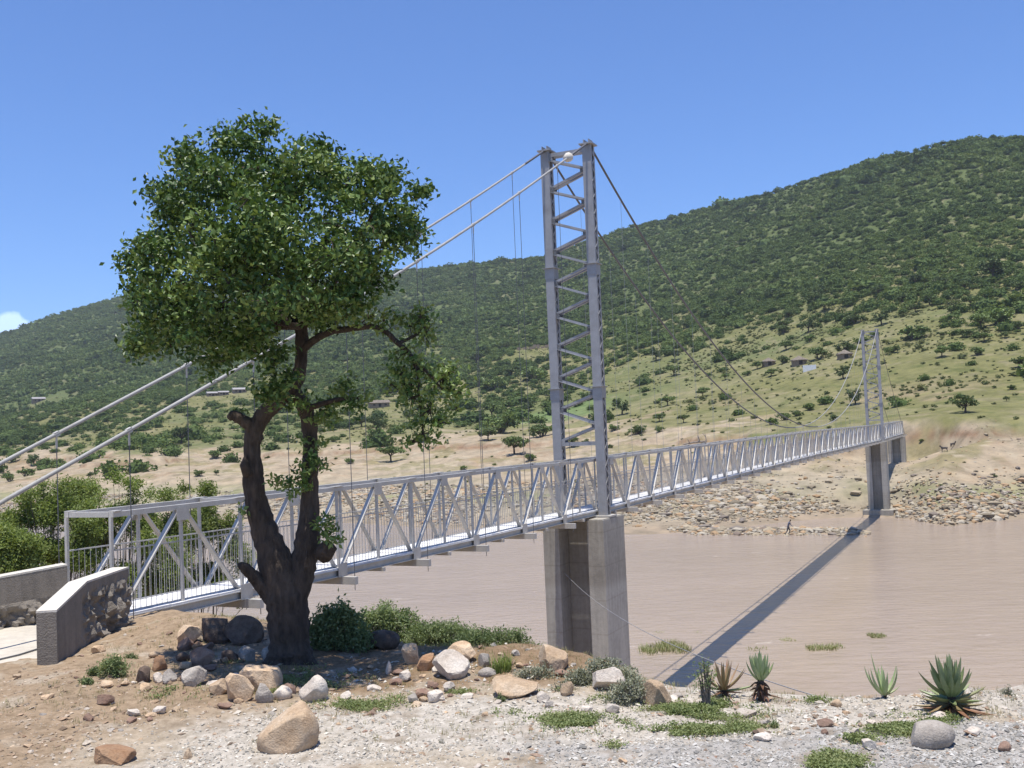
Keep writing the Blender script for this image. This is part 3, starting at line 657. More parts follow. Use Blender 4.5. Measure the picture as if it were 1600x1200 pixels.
# ---- the large tree by the bridge end
def big_tree():
    Y0 = 13.6
    base = ong(452, 1034); Y0 = base.y
    k = Y0 / F
    root = empty('broadleaf_tree', base, 'large leafy tree with forked dark trunk and sawn-off limbs before the bridge end', 'tree')
    o = np.array(base)
    def q(px, py, dy=0): return at(px, py, Y0 + dy) - base
    def limb(mb, pts, n=14):
        # densify and roughen
        P_ = [q(p[0], p[1], p[3] if len(p) > 3 else 0) for p in pts]; Rd = [p[2] * k * (.86 if p[1] > 900 else .77) for p in pts]; pp = []; rr = []
        for i in range(len(P_) - 1):
            m = 5
            for j in range(m):
                t = j / m; p0 = P_[max(i - 1, 0)]; p1 = P_[i]; p2 = P_[i + 1]; p3 = P_[min(i + 2, len(P_) - 1)]
                pp.append(.5 * ((2 * p1) + (p2 - p0) * t + (2 * p0 - 5 * p1 + 4 * p2 - p3) * t * t + (3 * p1 - p0 - 3 * p2 + p3) * t ** 3)); rr.append((Rd[i] + (Rd[i + 1] - Rd[i]) * t) * random.uniform(.93, 1.08))
        pp.append(P_[-1]); rr.append(Rd[-1]); mb.tube(pp, rr, n, True, .05)
    t = MB()
    limb(t, [(452, 1052, 50), (453, 1030, 41), (452, 1000, 37), (450, 960, 38), (445, 925, 40), (436, 895, 37), (424, 860, 30), (412, 825, 26), (402, 790, 22.5), (396, 755, 21), (396, 735, 19), (394, 700, 17), (398, 672, 18), (412, 648, 17), (432, 628, 17), (450, 610, 18), (463, 593, 16), (469, 575, 13), (471, 555, 12), (472, 535, 14), (470, 505, 12)], 18)
    limb(t, [(448, 960, 30, -.02), (466, 905, 27, .02), (476, 870, 26, .05), (481, 835, 24, .1), (484, 790, 20, .15), (484, 745, 17, .18), (485, 700, 15, .2), (483, 665, 16, .2), (474, 632, 15, .12), (458, 612, 13, 0)], 16)
    limb(t, [(437, 938, 20), (412, 917, 15, -.1), (393, 897, 12, -.2), (379, 885, 9.5, -.26), (372, 886, 6, -.28)], 11)
    limb(t, [(402, 690, 15), (391, 666, 13, -.05), (376, 655, 11.5, -.1), (364, 650, 11, -.14), (357, 655, 5, -.16)], 11)
    t.tube([q(505, 868, -.12), q(512, 855, -.2), q(508, 846, -.22)], [.13, .12, .05], 9, True, .12)
    t.tube([q(388, 742, -.12), q(381, 726, -.17), q(384, 712, -.12)], [.07, .06, .02], 7, True, .1)
    for (x_, y_) in ((425, 1046), (480, 1046), (448, 1056)):
        t.tube([q(452, 1015), q(x_, y_ - 14, -.1), q(x_ + (x_ - 452) * .8, y_ + 4, -.25)], [.16, .1, .03], 8)
    tr = t.build('trunk', M['bark'], root, None, True)
    b = MB()
    def branch(pts, n):
        lb = MB(); limb(lb, pts, n); lb.build('branch', M['bark'], root, None, True)
    branch([(472, 548, 9), (490, 532, 7.5, -.1), (515, 519, 7, -.2), (545, 514, 6.5, -.3), (580, 510, 6, -.35), (605, 520, 5.5, -.35), (622, 537, 5, -.4), (640, 552, 4, -.4), (652, 580, 3, -.4), (655, 625, 2.2, -.42), (662, 675, 1.2, -.45)], 9)
    branch([(622, 537, 4, -.4), (655, 520, 2.6, -.3), (672, 500, 1.2, -.25)], 6); branch([(642, 556, 3.4, -.4), (675, 590, 2.4, -.5), (705, 625, 1.1, -.5)], 6)
    branch([(476, 640, 8, .1), (500, 632, 6, -.1), (530, 624, 4.5, -.2), (560, 622, 2, -.25)], 7)
    for (x_, y_, r_) in ((400, 420, 6), (330, 470, 5), (300, 350, 4), (380, 260, 5), (440, 330, 6), (520, 330, 5), (590, 320, 4), (560, 420, 4.5), (480, 420, 6), (270, 430, 4), (430, 470, 7)):
        branch([(470, 510, 9), ((470 + x_) / 2, (490 + y_) / 2 + 25, 6, random.uniform(-.6, .6)), (x_, y_, r_ * .45, random.uniform(-1.1, 1.1))], 7)
    for (x0, y0, x1, y1) in ((470, 745, 440, 758), (500, 640, 515, 652), (478, 760, 500, 725)):
        branch([(x0, y0, 3, .1), (x1, y1, 1.2, -.15)], 5)
    # crown: blobs given by their place in the tree (photo px, radius px, depth m)
    B = [(375, 205, 36, 0), (352, 222, 26, -.2), (405, 240, 36, .2), (335, 262, 55, .3), (330, 275, 50, -.7), (285, 325, 50, 0), (300, 318, 60, .9), (270, 318, 28, -.4), (255, 395, 48, .2), (245, 405, 42, -.8), (240, 470, 45, .1), (250, 478, 48, -.9),
         (225, 440, 26, .3), (228, 520, 24, 0), (255, 520, 40, -.4), (300, 515, 46, -.9), (310, 500, 50, .6), (345, 540, 32, -.5), (335, 568, 18, -.2), (380, 525, 42, -.5), (400, 520, 45, .5), (425, 560, 25, -.2), (437, 590, 22, -.15), (420, 612, 17, -.3), (432, 615, 14, .1),
         (420, 300, 65, -.6), (430, 290, 70, .6), (480, 270, 50, 0), (470, 262, 42, -.7), (550, 275, 42, .1), (540, 290, 50, -.6), (590, 285, 36, .2), (600, 315, 45, -.3), (612, 268, 24, 0), (628, 345, 36, 0), (640, 375, 26, -.3), (645, 350, 22, .3), (600, 375, 45, .5),
         (360, 380, 80, -1.0), (370, 390, 85, 1.0), (460, 390, 80, -1.2), (470, 380, 80, 1.1), (400, 350, 60, -1.35), (540, 390, 60, -.8), (550, 380, 60, .8), (580, 430, 40, -.2), (560, 465, 34, -.5), (520, 475, 26, .2), (500, 460, 55, -.8), (490, 470, 50, .7), (330, 430, 65, -1.2), (330, 430, 65, 1.0), (420, 450, 70, -1.3), (410, 460, 65, .9), (250, 300, 16, .1), (207, 410, 12, .2), (215, 545, 14, -.2), (278, 250, 20, .2), (650, 300, 10, 0), (500, 225, 18, .2), (425, 205, 16, .1)]
    HB = [(655, 500, 26, -.25), (668, 520, 20, -.3), (635, 548, 22, -.4), (650, 575, 26, -.45), (690, 590, 28, -.5), (705, 612, 22, -.5), (645, 620, 26, -.42), (672, 645, 24, -.45), (660, 678, 20, -.45), (690, 660, 14, -.5), (625, 585, 16, -.4), (640, 598, 22, -.4), (612, 600, 8, -.4), (715, 640, 12, -.5), (718, 612, 12, -.5), (700, 580, 14, -.45), (640, 510, 14, -.3), (600, 500, 18, -.35), (575, 497, 18, -.35), (620, 492, 12, -.3), (680, 690, 10, -.45), (648, 690, 10, -.45)]
    CB = [(535, 610, 24, -.2), (550, 630, 24, -.3), (515, 632, 22, 0), (520, 655, 17, -.15), (495, 650, 20, .05), (572, 618, 12, -.25), (480, 690, 10, .05), (507, 690, 9, 0), (488, 720, 20, -.05), (475, 735, 18, -.1), (502, 728, 11, .05), (450, 757, 20, -.2), (432, 762, 12, -.25), (470, 765, 16, -.1), (515, 812, 18, -.25), (516, 838, 20, -.3), (500, 825, 12, -.2), (372, 640, 9, -.05), (470, 625, 18, -.15), (455, 630, 14, .2), (382, 800, 6, -.1)]
    def conv(Ls, gr_=1.06): return [(*q(x_, y_, d_), r_ * k * gr_) for (x_, y_, r_, d_) in Ls]
    main = [(x_, y_, r_ * .75, d_ - .55) for (x_, y_, r_, d_) in B]; sub = []
    for (x_, y_, r_, d_) in main:                     # smaller sprays break up the outline
        for j in range(7 if r_ > 30 else 3):
            v = unit(1)[0]; e = random.uniform(.95, 1.38); sub.append((x_ + v[0] * r_ * e, y_ - v[2] * r_ * e, r_ * random.uniform(.16, .40) * (1.25 - .35 * e), d_ + v[1] * r_ * k * e))
    main = [b_ for b_ in main + sub if not (b_[1] > 545 and b_[0] > 470)]
    V, Fq, T, tips = blob_leaves(conv(main), 205, .080, 18, .085, .6, .75, .38, 1, .36)
    V2, F2, T2, tp2 = blob_leaves(conv(HB, 1.1), 250, .080, 12, .07, .58, .5, .6)
    V3, F3, T3, tp3 = blob_leaves(conv(CB), 330, .080, 11, .05, .5, .6, .6)
    T2 = np.clip(T2 + .38, 0, 1); T3 = np.clip(T3 + .3, 0, 1)
    cr = link('crown', np_mesh('crown', np.concatenate([V, V2, V3]), np.concatenate([Fq, F2 + len(V), F3 + len(V) + len(V2)]), M['leaf'], False, {'tint': np.concatenate([T, T2, T3])}), root)
    for tp, cen in ((tips, conv(main)), (tp2, conv(HB))):
        C = np.array([c[:3] for c in cen])
        for i in rng.choice(len(tp), min(len(tp), 420), replace=False):
            j = np.argmin(((C - tp[i]) ** 2).sum(1)); b.tube([C[j], (C[j] + tp[i]) / 2 + rng.normal(size=3) * .03, tp[i]], [.011, .008, .004], 4, False)
    b.build('twigs', M['bark'], root, None, True)['kind'] = 'stuff'
big_tree()

# ---- prototype hillside trees (unit crown width 1)
def tree_protos():
    P_ = []
    for v in range(11):
        kind = ('flat', 'round', 'bushy')[v % 3] if v < 9 else 'round'
        tb = MB(); bl = []
        if kind == 'flat':
            h = .34; tb.tube([(0, 0, -.1), (.01, .0, .12), (.02 * random.uniform(-1, 1), .02, .24)], [.035, .028, .024], 7)
            for i in range(7):
                a = i * .9 + random.random(); r = random.uniform(.16, .36); z = h + random.uniform(-.06, .12)
                x, y = r * math.cos(a), r * math.sin(a) * .9; bl.append((x, y, z, random.uniform(.13, .2), random.uniform(.05, .085)))
                tb.tube([(0.01, .01, .2), (x * .5, y * .5, z * .85), (x, y, z)], [.018, .012, .006], 5)
            bl.append((0, 0, h + .12, .24, .09)); size = .066; dens = 560; mt = 'acacia'
        elif kind == 'round':
            h = .48; tb.tube([(0, 0, -.1), (.02, 0, .15), (.03, .02, .34)], [.04, .032, .026], 7)
            for i in range(9):
                a = i * 2.4; r = random.uniform(.1, .34); z = h + random.uniform(-.2, .2) * (1.2 - r)
                x, y = r * math.cos(a), r * math.sin(a); bl.append((x, y, z, random.uniform(.13, .21), random.uniform(.12, .17)))
                tb.tube([(0.02, .01, .25), (x * .6, y * .6, z * .8), (x, y, z)], [.02, .012, .006], 5)
            size = .068; dens = 480; mt = 'darktree'
        else:
            h = .22
            for i in range(9):
                a = i * 2.4; r = random.uniform(.08, .36); z = h + random.uniform(-.12, .16) * (1.1 - r * 1.6)
                x, y = r * math.cos(a), r * math.sin(a) * .8; bl.append((x, y, z, random.uniform(.13, .19), random.uniform(.09, .14)))
                tb.tube([(0, 0, -.1), (x * .5, y * .5, z * .4), (x, y, z)], [.022, .014, .005], 5)
            size = .068; dens = 520; mt = 'acacia'
        V, Fq, T, tips = blob_leaves(bl, dens, size, 12, .03, .7, 1.1, .5, 1, .25)
        cm = np_mesh('crown', V, Fq, M[mt], False, {'tint': T})
        me = bpy.data.meshes.new('trunk'); me.from_pydata(tb.v, [], tb.f); me.materials.append(M['bark'] if kind != 'bushy' else M['twig'])
        P_.append((kind, me, cm))
    return P_
TP = tree_protos()
def put_tree(loc, width, kind, label, hscale=1.0):
    c = [p for p in TP if p[0] == kind]; _, tm, cm = random.choice(c)
    root = empty({'flat': 'acacia_tree', 'round': 'dark_tree', 'bushy': 'thorn_tree'}[kind], loc, label, 'tree', {'flat': 'flat-topped acacias on the far slopes', 'round': 'dark rounded trees on the far slopes', 'bushy': 'low bushy trees on the far slopes'}[kind])
    root.rotation_euler = (0, 0, random.uniform(0, 6.28)); root.scale = (width, width, width * hscale * random.uniform(.9, 1.12))
    link('trunk', tm, root); link('crown', cm, root)
    return root
def place(px, py):
    if px > 1395 and py > 590: return 'on the open grass beyond the far bridge end'
    if px > 1420 and py > 515: return 'on the pale slope right of the distant tower'
    if px > 1400: return 'at the bush edge high above the distant tower'
    if px > 1190 and 535 < py < 600: return 'beside the thatched huts'
    if px > 1190 and py <= 535: return 'on the green slope above the thatched huts'
    if px > 1190: return 'in the row behind the sagging cables'
    if px > 955 and py > 600: return 'on the flat grass just behind the main span'
    if px > 955 and py > 540: return 'on the meadow to the right of the near tower'
    if px > 955: return 'below the dense bush right of the near tower'
    if px > 840: return 'seen through the lattice of the near tower'
    if px > 560 and py > 690: return 'on the bare tan bank behind the near truss'
    if px > 560 and py > 630: return 'near the green field left of the near tower'
    if px > 560: return 'on the wooded slope under the ruined walls'
    if px > 120: return 'on the tan bank behind the backstay cables'
    return 'at the left end of the far bank'
TREES = [(1338,505,38,'b'),(1378,508,34,'r'),(1430,488,24,'r'),(1263,520,30,'r'),(1225,520,30,'b'),(1232,497,20,'r'),(1427,530,58,'b'),(1393,552,30,'b'),(1473,524,19,'b'),(1507,527,30,'b'),(1533,514,42,'f'),(1563,507,64,'b'),(1487,507,30,'f'),(1490,490,32,'b'),(1472,558,30,'f'),(1528,555,30,'b'),(1538,534,27,'f'),(1570,528,19,'f'),(1593,574,28,'r'),(1320,553,30,'r'),(1265,535,20,'f'),(1228,547,28,'f'),(1277,562,38,'f'),(1225,568,28,'b'),(1318,592,30,'r'),(1288,486,30,'f'),(1275,477,32,'r'),(1373,464,28,'r'),(1453,477,24,'r'),(1410,472,22,'r'),(1507,454,27,'r'),(1467,452,30,'r'),(1553,437,52,'r'),(1430,447,24,'r'),(1517,480,30,'f'),(1553,484,34,'b'),(1587,454,27,'r'),(1590,514,27,'b'),
 (1025,564,29,'r'),(1055,563,22,'r'),(1053,587,30,'f'),(1007,595,22,'f'),(1098,620,27,'f'),(1043,634,30,'f'),(972,648,36,'r'),(917,623,27,'b'),(1167,587,20,'b'),(1183,577,22,'f'),(1205,588,24,'f'),(1205,664,28,'b'),(1225,657,28,'b'),(1245,650,25,'b'),(1264,641,28,'b'),(1228,515,28,'f'),(1137,490,30,'r'),(1157,462,24,'r'),(1110,467,17,'r'),(1207,472,32,'r'),(1280,470,38,'r'),(1068,514,24,'r'),(1027,530,24,'r'),(1120,564,19,'b'),(1133,594,17,'f'),(980,547,22,'b'),(1508,645,46,'r'),(1580,609,20,'b'),(1573,627,12,'r'),(1480,631,9,'b'),(1553,607,11,'b'),(1303,657,22,'b'),(1337,632,33,'r'),
 (769,654,42,'f'),(828,642,25,'r'),(589,677,38,'r'),(565,667,30,'r'),(611,721,46,'f'),(804,710,50,'f'),(829,720,27,'b'),(848,682,50,'b'),(780,677,80,'b'),(763,689,38,'f'),(725,734,16,'b'),(855,618,24,'b'),(744,569,27,'r'),(755,591,22,'b'),(791,547,22,'r'),(893,699,30,'f'),(725,585,24,'b'),(769,610,56,'b'),(833,594,60,'b'),(795,588,34,'b'),(998,678,38,'b'),(1030,659,22,'f'),(1031,675,20,'b'),(1068,661,22,'f'),(960,672,22,'b'),
 (283,694,36,'r'),(336,716,28,'b'),(195,698,22,'b'),(158,712,22,'b'),(160,690,24,'r'),(168,748,22,'b'),(40,744,34,'b'),(53,727,24,'r'),(88,729,34,'b'),(141,747,14,'r'),(312,744,20,'b'),(338,742,11,'r'),(70,700,26,'b'),(20,722,28,'b'),(15,752,26,'b'),(240,690,18,'b'),(520,690,20,'b'),(545,725,20,'b'),(660,690,30,'b'),(690,660,24,'b'),(640,660,26,'r'),(1440,690,9,'b'),(1385,640,10,'b'),(1555,745,9,'b'),(1470,760,8,'b'),(1410,604,8,'b')]
KN = {'f': 'flat', 'r': 'round', 'b': 'bushy'}
SPEC = {(1508, 645): 'dark spreading tree standing alone with its shadow on the open grass beyond the bridge end', (804, 710): 'leaning flat-topped acacia on the tan bank just left of the near tower', (611, 721): 'green umbrella acacia standing alone on the tan bank behind the big tree',
        (769, 654): 'bright green acacia at the left edge of the green field', (828, 642): 'dark round tree on the green field left of the near tower', (589, 677): 'dark round-crowned tree on a short trunk behind the big tree', (972, 648): 'dark open tree on the grass immediately right of the near tower',
        (1337, 632): 'dark tree just left of the distant tower behind the rising cable', (1320, 553): 'dark tree directly behind the rightmost thatched hut', (780, 677): 'widest low thicket below the green field left of the near tower', (1563, 507): 'broad green thicket high on the slope right of the distant tower', (1427, 530): 'wide brownish thicket just above right of the distant tower',
        (283, 694): 'lone dark round tree on the pale bank between the two backstay cables'}
tree_xy = []
for (px, py, wpx, kd) in TREES:
    g = ong(px, py, 90)
    if g is None: continue
    wm = wpx * g.y / F; kind = KN[kd]
    sz = 'tiny' if wpx < 15 else 'small' if wpx < 24 else 'middle-sized' if wpx < 34 else 'large'
    lab = SPEC.get((px, py)) or f"{sz} {dict(flat='flat-topped acacia', round='dark rounded tree', bushy='low bushy tree')[kind]} {place(px, py)}"
    put_tree(g, wm * 1.05, kind, lab, {'flat': .95, 'round': .85, 'bushy': .85}[kind]); tree_xy.append((g.x, g.y, wm))
tree_xy = np.array(tree_xy)

HUTS = [(1201, 571, 24), (1249, 570, 28), (1320, 560, 27), (332, 619, 17), (349, 617, 15), (374, 614, 20), (60, 628, 18), (592, 636, 30), (838, 545, 60), (1265, 579, 20)]
HUT_P = [ong(h[0], h[1], 100) for h in HUTS]
def clear_huts(X, Y):
    k = np.ones(len(X), bool)
    for p in HUT_P:
        r0 = math.hypot(p.x, p.y); ux, uy = p.x / r0, p.y / r0; al = (X * ux + Y * uy) - r0; ac = np.abs(-X * uy + Y * ux)
        k &= ~((ac < 8 * r0 / 330) & (al > -45) & (al < 9))
    return k
# ---- dense bush on the upper hill (one uncountable mass) and low scrub on the slopes
def bush_protos(nico, nleaf, ls, cnt=5):
    out = []
    for i in range(cnt):
        bm = bmesh.new(); bmesh.ops.create_icosphere(bm, subdivisions=nico, radius=1); bm.verts.ensure_lookup_table()
        V = np.array([v.co[:] for v in bm.verts]); Fq = np.array([[v.index for v in f.verts] for f in bm.faces]); bm.free()
        nz_ = fbm(V[:, 0] * 1.7 + i * 9 + V[:, 2], V[:, 1] * 1.7 + V[:, 2] * .7, 300 + i, 3)
        V = V * (.70 + .5 * nz_)[:, None]
        d = unit(nleaf); d[:, 2] = np.abs(d[:, 2]) * 1.1 - .25
        rr_ = .78 + .5 * fbm(d[:, 0] * 1.7 + i * 9 + d[:, 2], d[:, 1] * 1.7 + d[:, 2] * .7, 300 + i, 3) + rng.uniform(-.12, .22, nleaf)
        LV, LF = leaf_quads(d * rr_[:, None], ls * rng.uniform(.6, 1.3, nleaf), .75, .9)
        tri = np.concatenate([LF[:, [0, 1, 2]], LF[:, [0, 2, 3]]]) + len(V)
        T = np.concatenate([np.full(len(V), -.12), np.repeat(rng.normal(0, .16, nleaf), 4)])
        VV = np.concatenate([V, LV]); VV[:, 2] = np.maximum(VV[:, 2], -.5)
        out.append((VV, np.concatenate([Fq, tri]), T))
    return out
def scatter_mesh(name, protos, X, Y, rad, hr, tint, mat_, sink=.25):
    Vs = []; Fs = []; Ts = []; off = 0; Z = H(X, Y); which = rng.integers(0, len(protos), len(X))
    for w_ in range(len(protos)):
        ix = np.where(which == w_)[0]
        if not len(ix): continue
        V, Fq, T = protos[w_]; n = len(ix); a = rng.uniform(0, 6.28, n); ca, sa = np.cos(a), np.sin(a); r = rad[ix]
        x = (V[None, :, 0] * ca[:, None] - V[None, :, 1] * sa[:, None]) * r[:, None] + X[ix][:, None]
        y = (V[None, :, 0] * sa[:, None] + V[None, :, 1] * ca[:, None]) * r[:, None] + Y[ix][:, None]
        z = (V[None, :, 2] * hr[ix][:, None] + sink * hr[ix][:, None]) * r[:, None] + Z[ix][:, None]
        Vs.append(np.stack([x, y, z], -1).reshape(-1, 3)); Fs.append((Fq[None] + (np.arange(n) * len(V))[:, None, None] + off).reshape(-1, 3)); off += n * len(V)
        Ts.append(np.clip(T[None, :] + tint[ix][:, None], 0, 1).ravel())
    return np_mesh(name, np.concatenate(Vs), np.concatenate(Fs), mat_, False, {'tint': np.concatenate(Ts)})
def elev(x, y):
    r = np.hypot(x, y); az = np.arctan2(x, y); return (H(x, y) - CZ) / (r * np.maximum(np.cos(az), .55)) * F
EB_A = [-60, -30, -26, -17, -8, 0, 7.5, 15, 20, 27, 50]; EB = [10, 18, 26, 46, 58, 78, 138, 176, 188, 196, 200]
def hill_points(n, r0, r1f, azr=38):
    az = rng.uniform(-azr, azr, n); rr_ = np.interp(az, RD_A, RD_R); r = np.sqrt(rng.random(n) * ((rr_ * r1f) ** 2 - r0 ** 2) + r0 ** 2)
    return np.sin(np.radians(az)) * r, np.cos(np.radians(az)) * r, az, r
def thin(x, y, cell):
    key = (np.floor(x / cell).astype(np.int64) * 100003 + np.floor(y / cell).astype(np.int64)); _, i = np.unique(key, return_index=True); return i
X, Y, AZ_, RR_ = hill_points(120000, 190, 1.03)
E_l = elev(X, Y); thr = np.interp(AZ_, EB_A, EB) + 26 * fbm(X * .012, Y * .012, 401, 3) * 2
t_ = (RR_ / np.interp(AZ_, RD_A, RD_R)); E_l = np.where(t_ > 1, 400, E_l)
pr = np.maximum(sst(E_l - thr, -30, 24), .15 * sst(E_l - thr, -80, -10)); pr = np.maximum(pr, .02 * sst(E_l, 0, 30)); bare = sst(fbm(X * .028, Y * .028, 405, 4), .14, .36) * .5
keep = (rng.random(len(X)) < pr * (1 - bare)) & clear_huts(X, Y)
X, Y, RR_, E_l, thr = X[keep], Y[keep], RR_[keep], E_l[keep], thr[keep]
i = thin(X, Y, 3.9); X, Y, RR_, AZl = X[i], Y[i], RR_[i], np.degrees(np.arctan2(X[i], Y[i]))
rad = rng.lognormal(.62, .34, len(X)).clip(.9, 4.2) * (1 + .5 * (rng.random(len(X)) < .07)) * (1 + .25 * sst(RR_, 700, 1300)) * (1 + .55 * sst(fbm(X * .03, Y * .03, 431, 3), .05, .4)); hr = rng.uniform(.5, .95, len(X)); nzz = fbm(X * .02, Y * .02, 411, 3)
tint = np.clip(.45 + .6 * nzz + rng.normal(0, .16, len(X)), 0, 1)
print('bushes', len(X))
nearm = RR_ < 620
for msk, pr_ in ((nearm, bush_protos(1, 170, .25)), (~nearm, bush_protos(1, 70, .38))):
    o = link('dense_hill_bush', scatter_mesh('dense_hill_bush', pr_, X[msk], Y[msk], rad[msk], hr[msk], tint[msk], M['bush'])); o['kind'] = 'stuff'
# scrub: small shrubs and tussocks over the grass and earth
X, Y, AZ_, RR_ = hill_points(80000, 125, .66, 36)
Zt = H(X, Y); E_l = elev(X, Y); thr = np.interp(AZ_, EB_A, EB); q_ = fbm(X * .05, Y * .05, 421, 4)
keep = (Zt > 2.5) & (rng.random(len(X)) < (.10 + .5 * sst(q_, .0, .4)) * (.12 + .88 * sst(Zt, 8, 14)) * (.5 + sst(E_l - thr, -120, -20)))
X, Y, RR_ = X[keep], Y[keep], RR_[keep]
rad = rng.uniform(.18, .6, len(X)) * (1 + 1.2 * (rng.random(len(X)) < .08)); hr = rng.uniform(.6, 1., len(X))
print('scrub', len(X))
o = link('slope_scrub', scatter_mesh('slope_scrub', bush_protos(1, 26, .6), X, Y, rad, hr, np.clip(.5 + .8 * q_[keep] + rng.normal(0, .2, len(X)), 0, 1), M['scrub'])); o['kind'] = 'stuff'

# ---------------------------------------------------------------- rocks
def rock_mesh(w_, h_, d_, cuts, seed, m, sub=3, smooth=False, rough=.07, prof=None):
    rs2 = np.random.default_rng(seed); bm = bmesh.new(); bmesh.ops.create_icosphere(bm, subdivisions=sub, radius=1)
    V = np.array([v.co[:] for v in bm.verts])
    for i in range(cuts):
        n = rs2.normal(size=3); n /= np.linalg.norm(n); dd = rs2.uniform(.5, .82); pj = V @ n - dd; V -= np.clip(pj, 0, None)[:, None] * n
    V *= (1 + rough * 1.6 * fbm(V[:, 0] * 1.3 + seed, V[:, 1] * 1.3 + V[:, 2], seed % 97, 3) + rough * fbm(V[:, 0] * 4 + seed, V[:, 1] * 4 + V[:, 2] * 3, seed % 89, 3))[:, None]
    if prof: V[:, 2] = (V[:, 2] + 1) * np.interp(V[:, 0], [-1, -.55, 0, .35, .75, 1], prof) - 1
    mn, mxx = V.min(0), V.max(0); V = (V - (mn + mxx) / 2) / (mxx - mn); V *= np.array([w_, d_, h_]); V[:, 2] += h_ * .5
    for v, c in zip(bm.verts, V): v.co = c
    me = bpy.data.meshes.new('rock'); bm.to_mesh(me); bm.free(); me.materials.append(M[m])
    for p in me.polygons: p.use_smooth = smooth
    return me
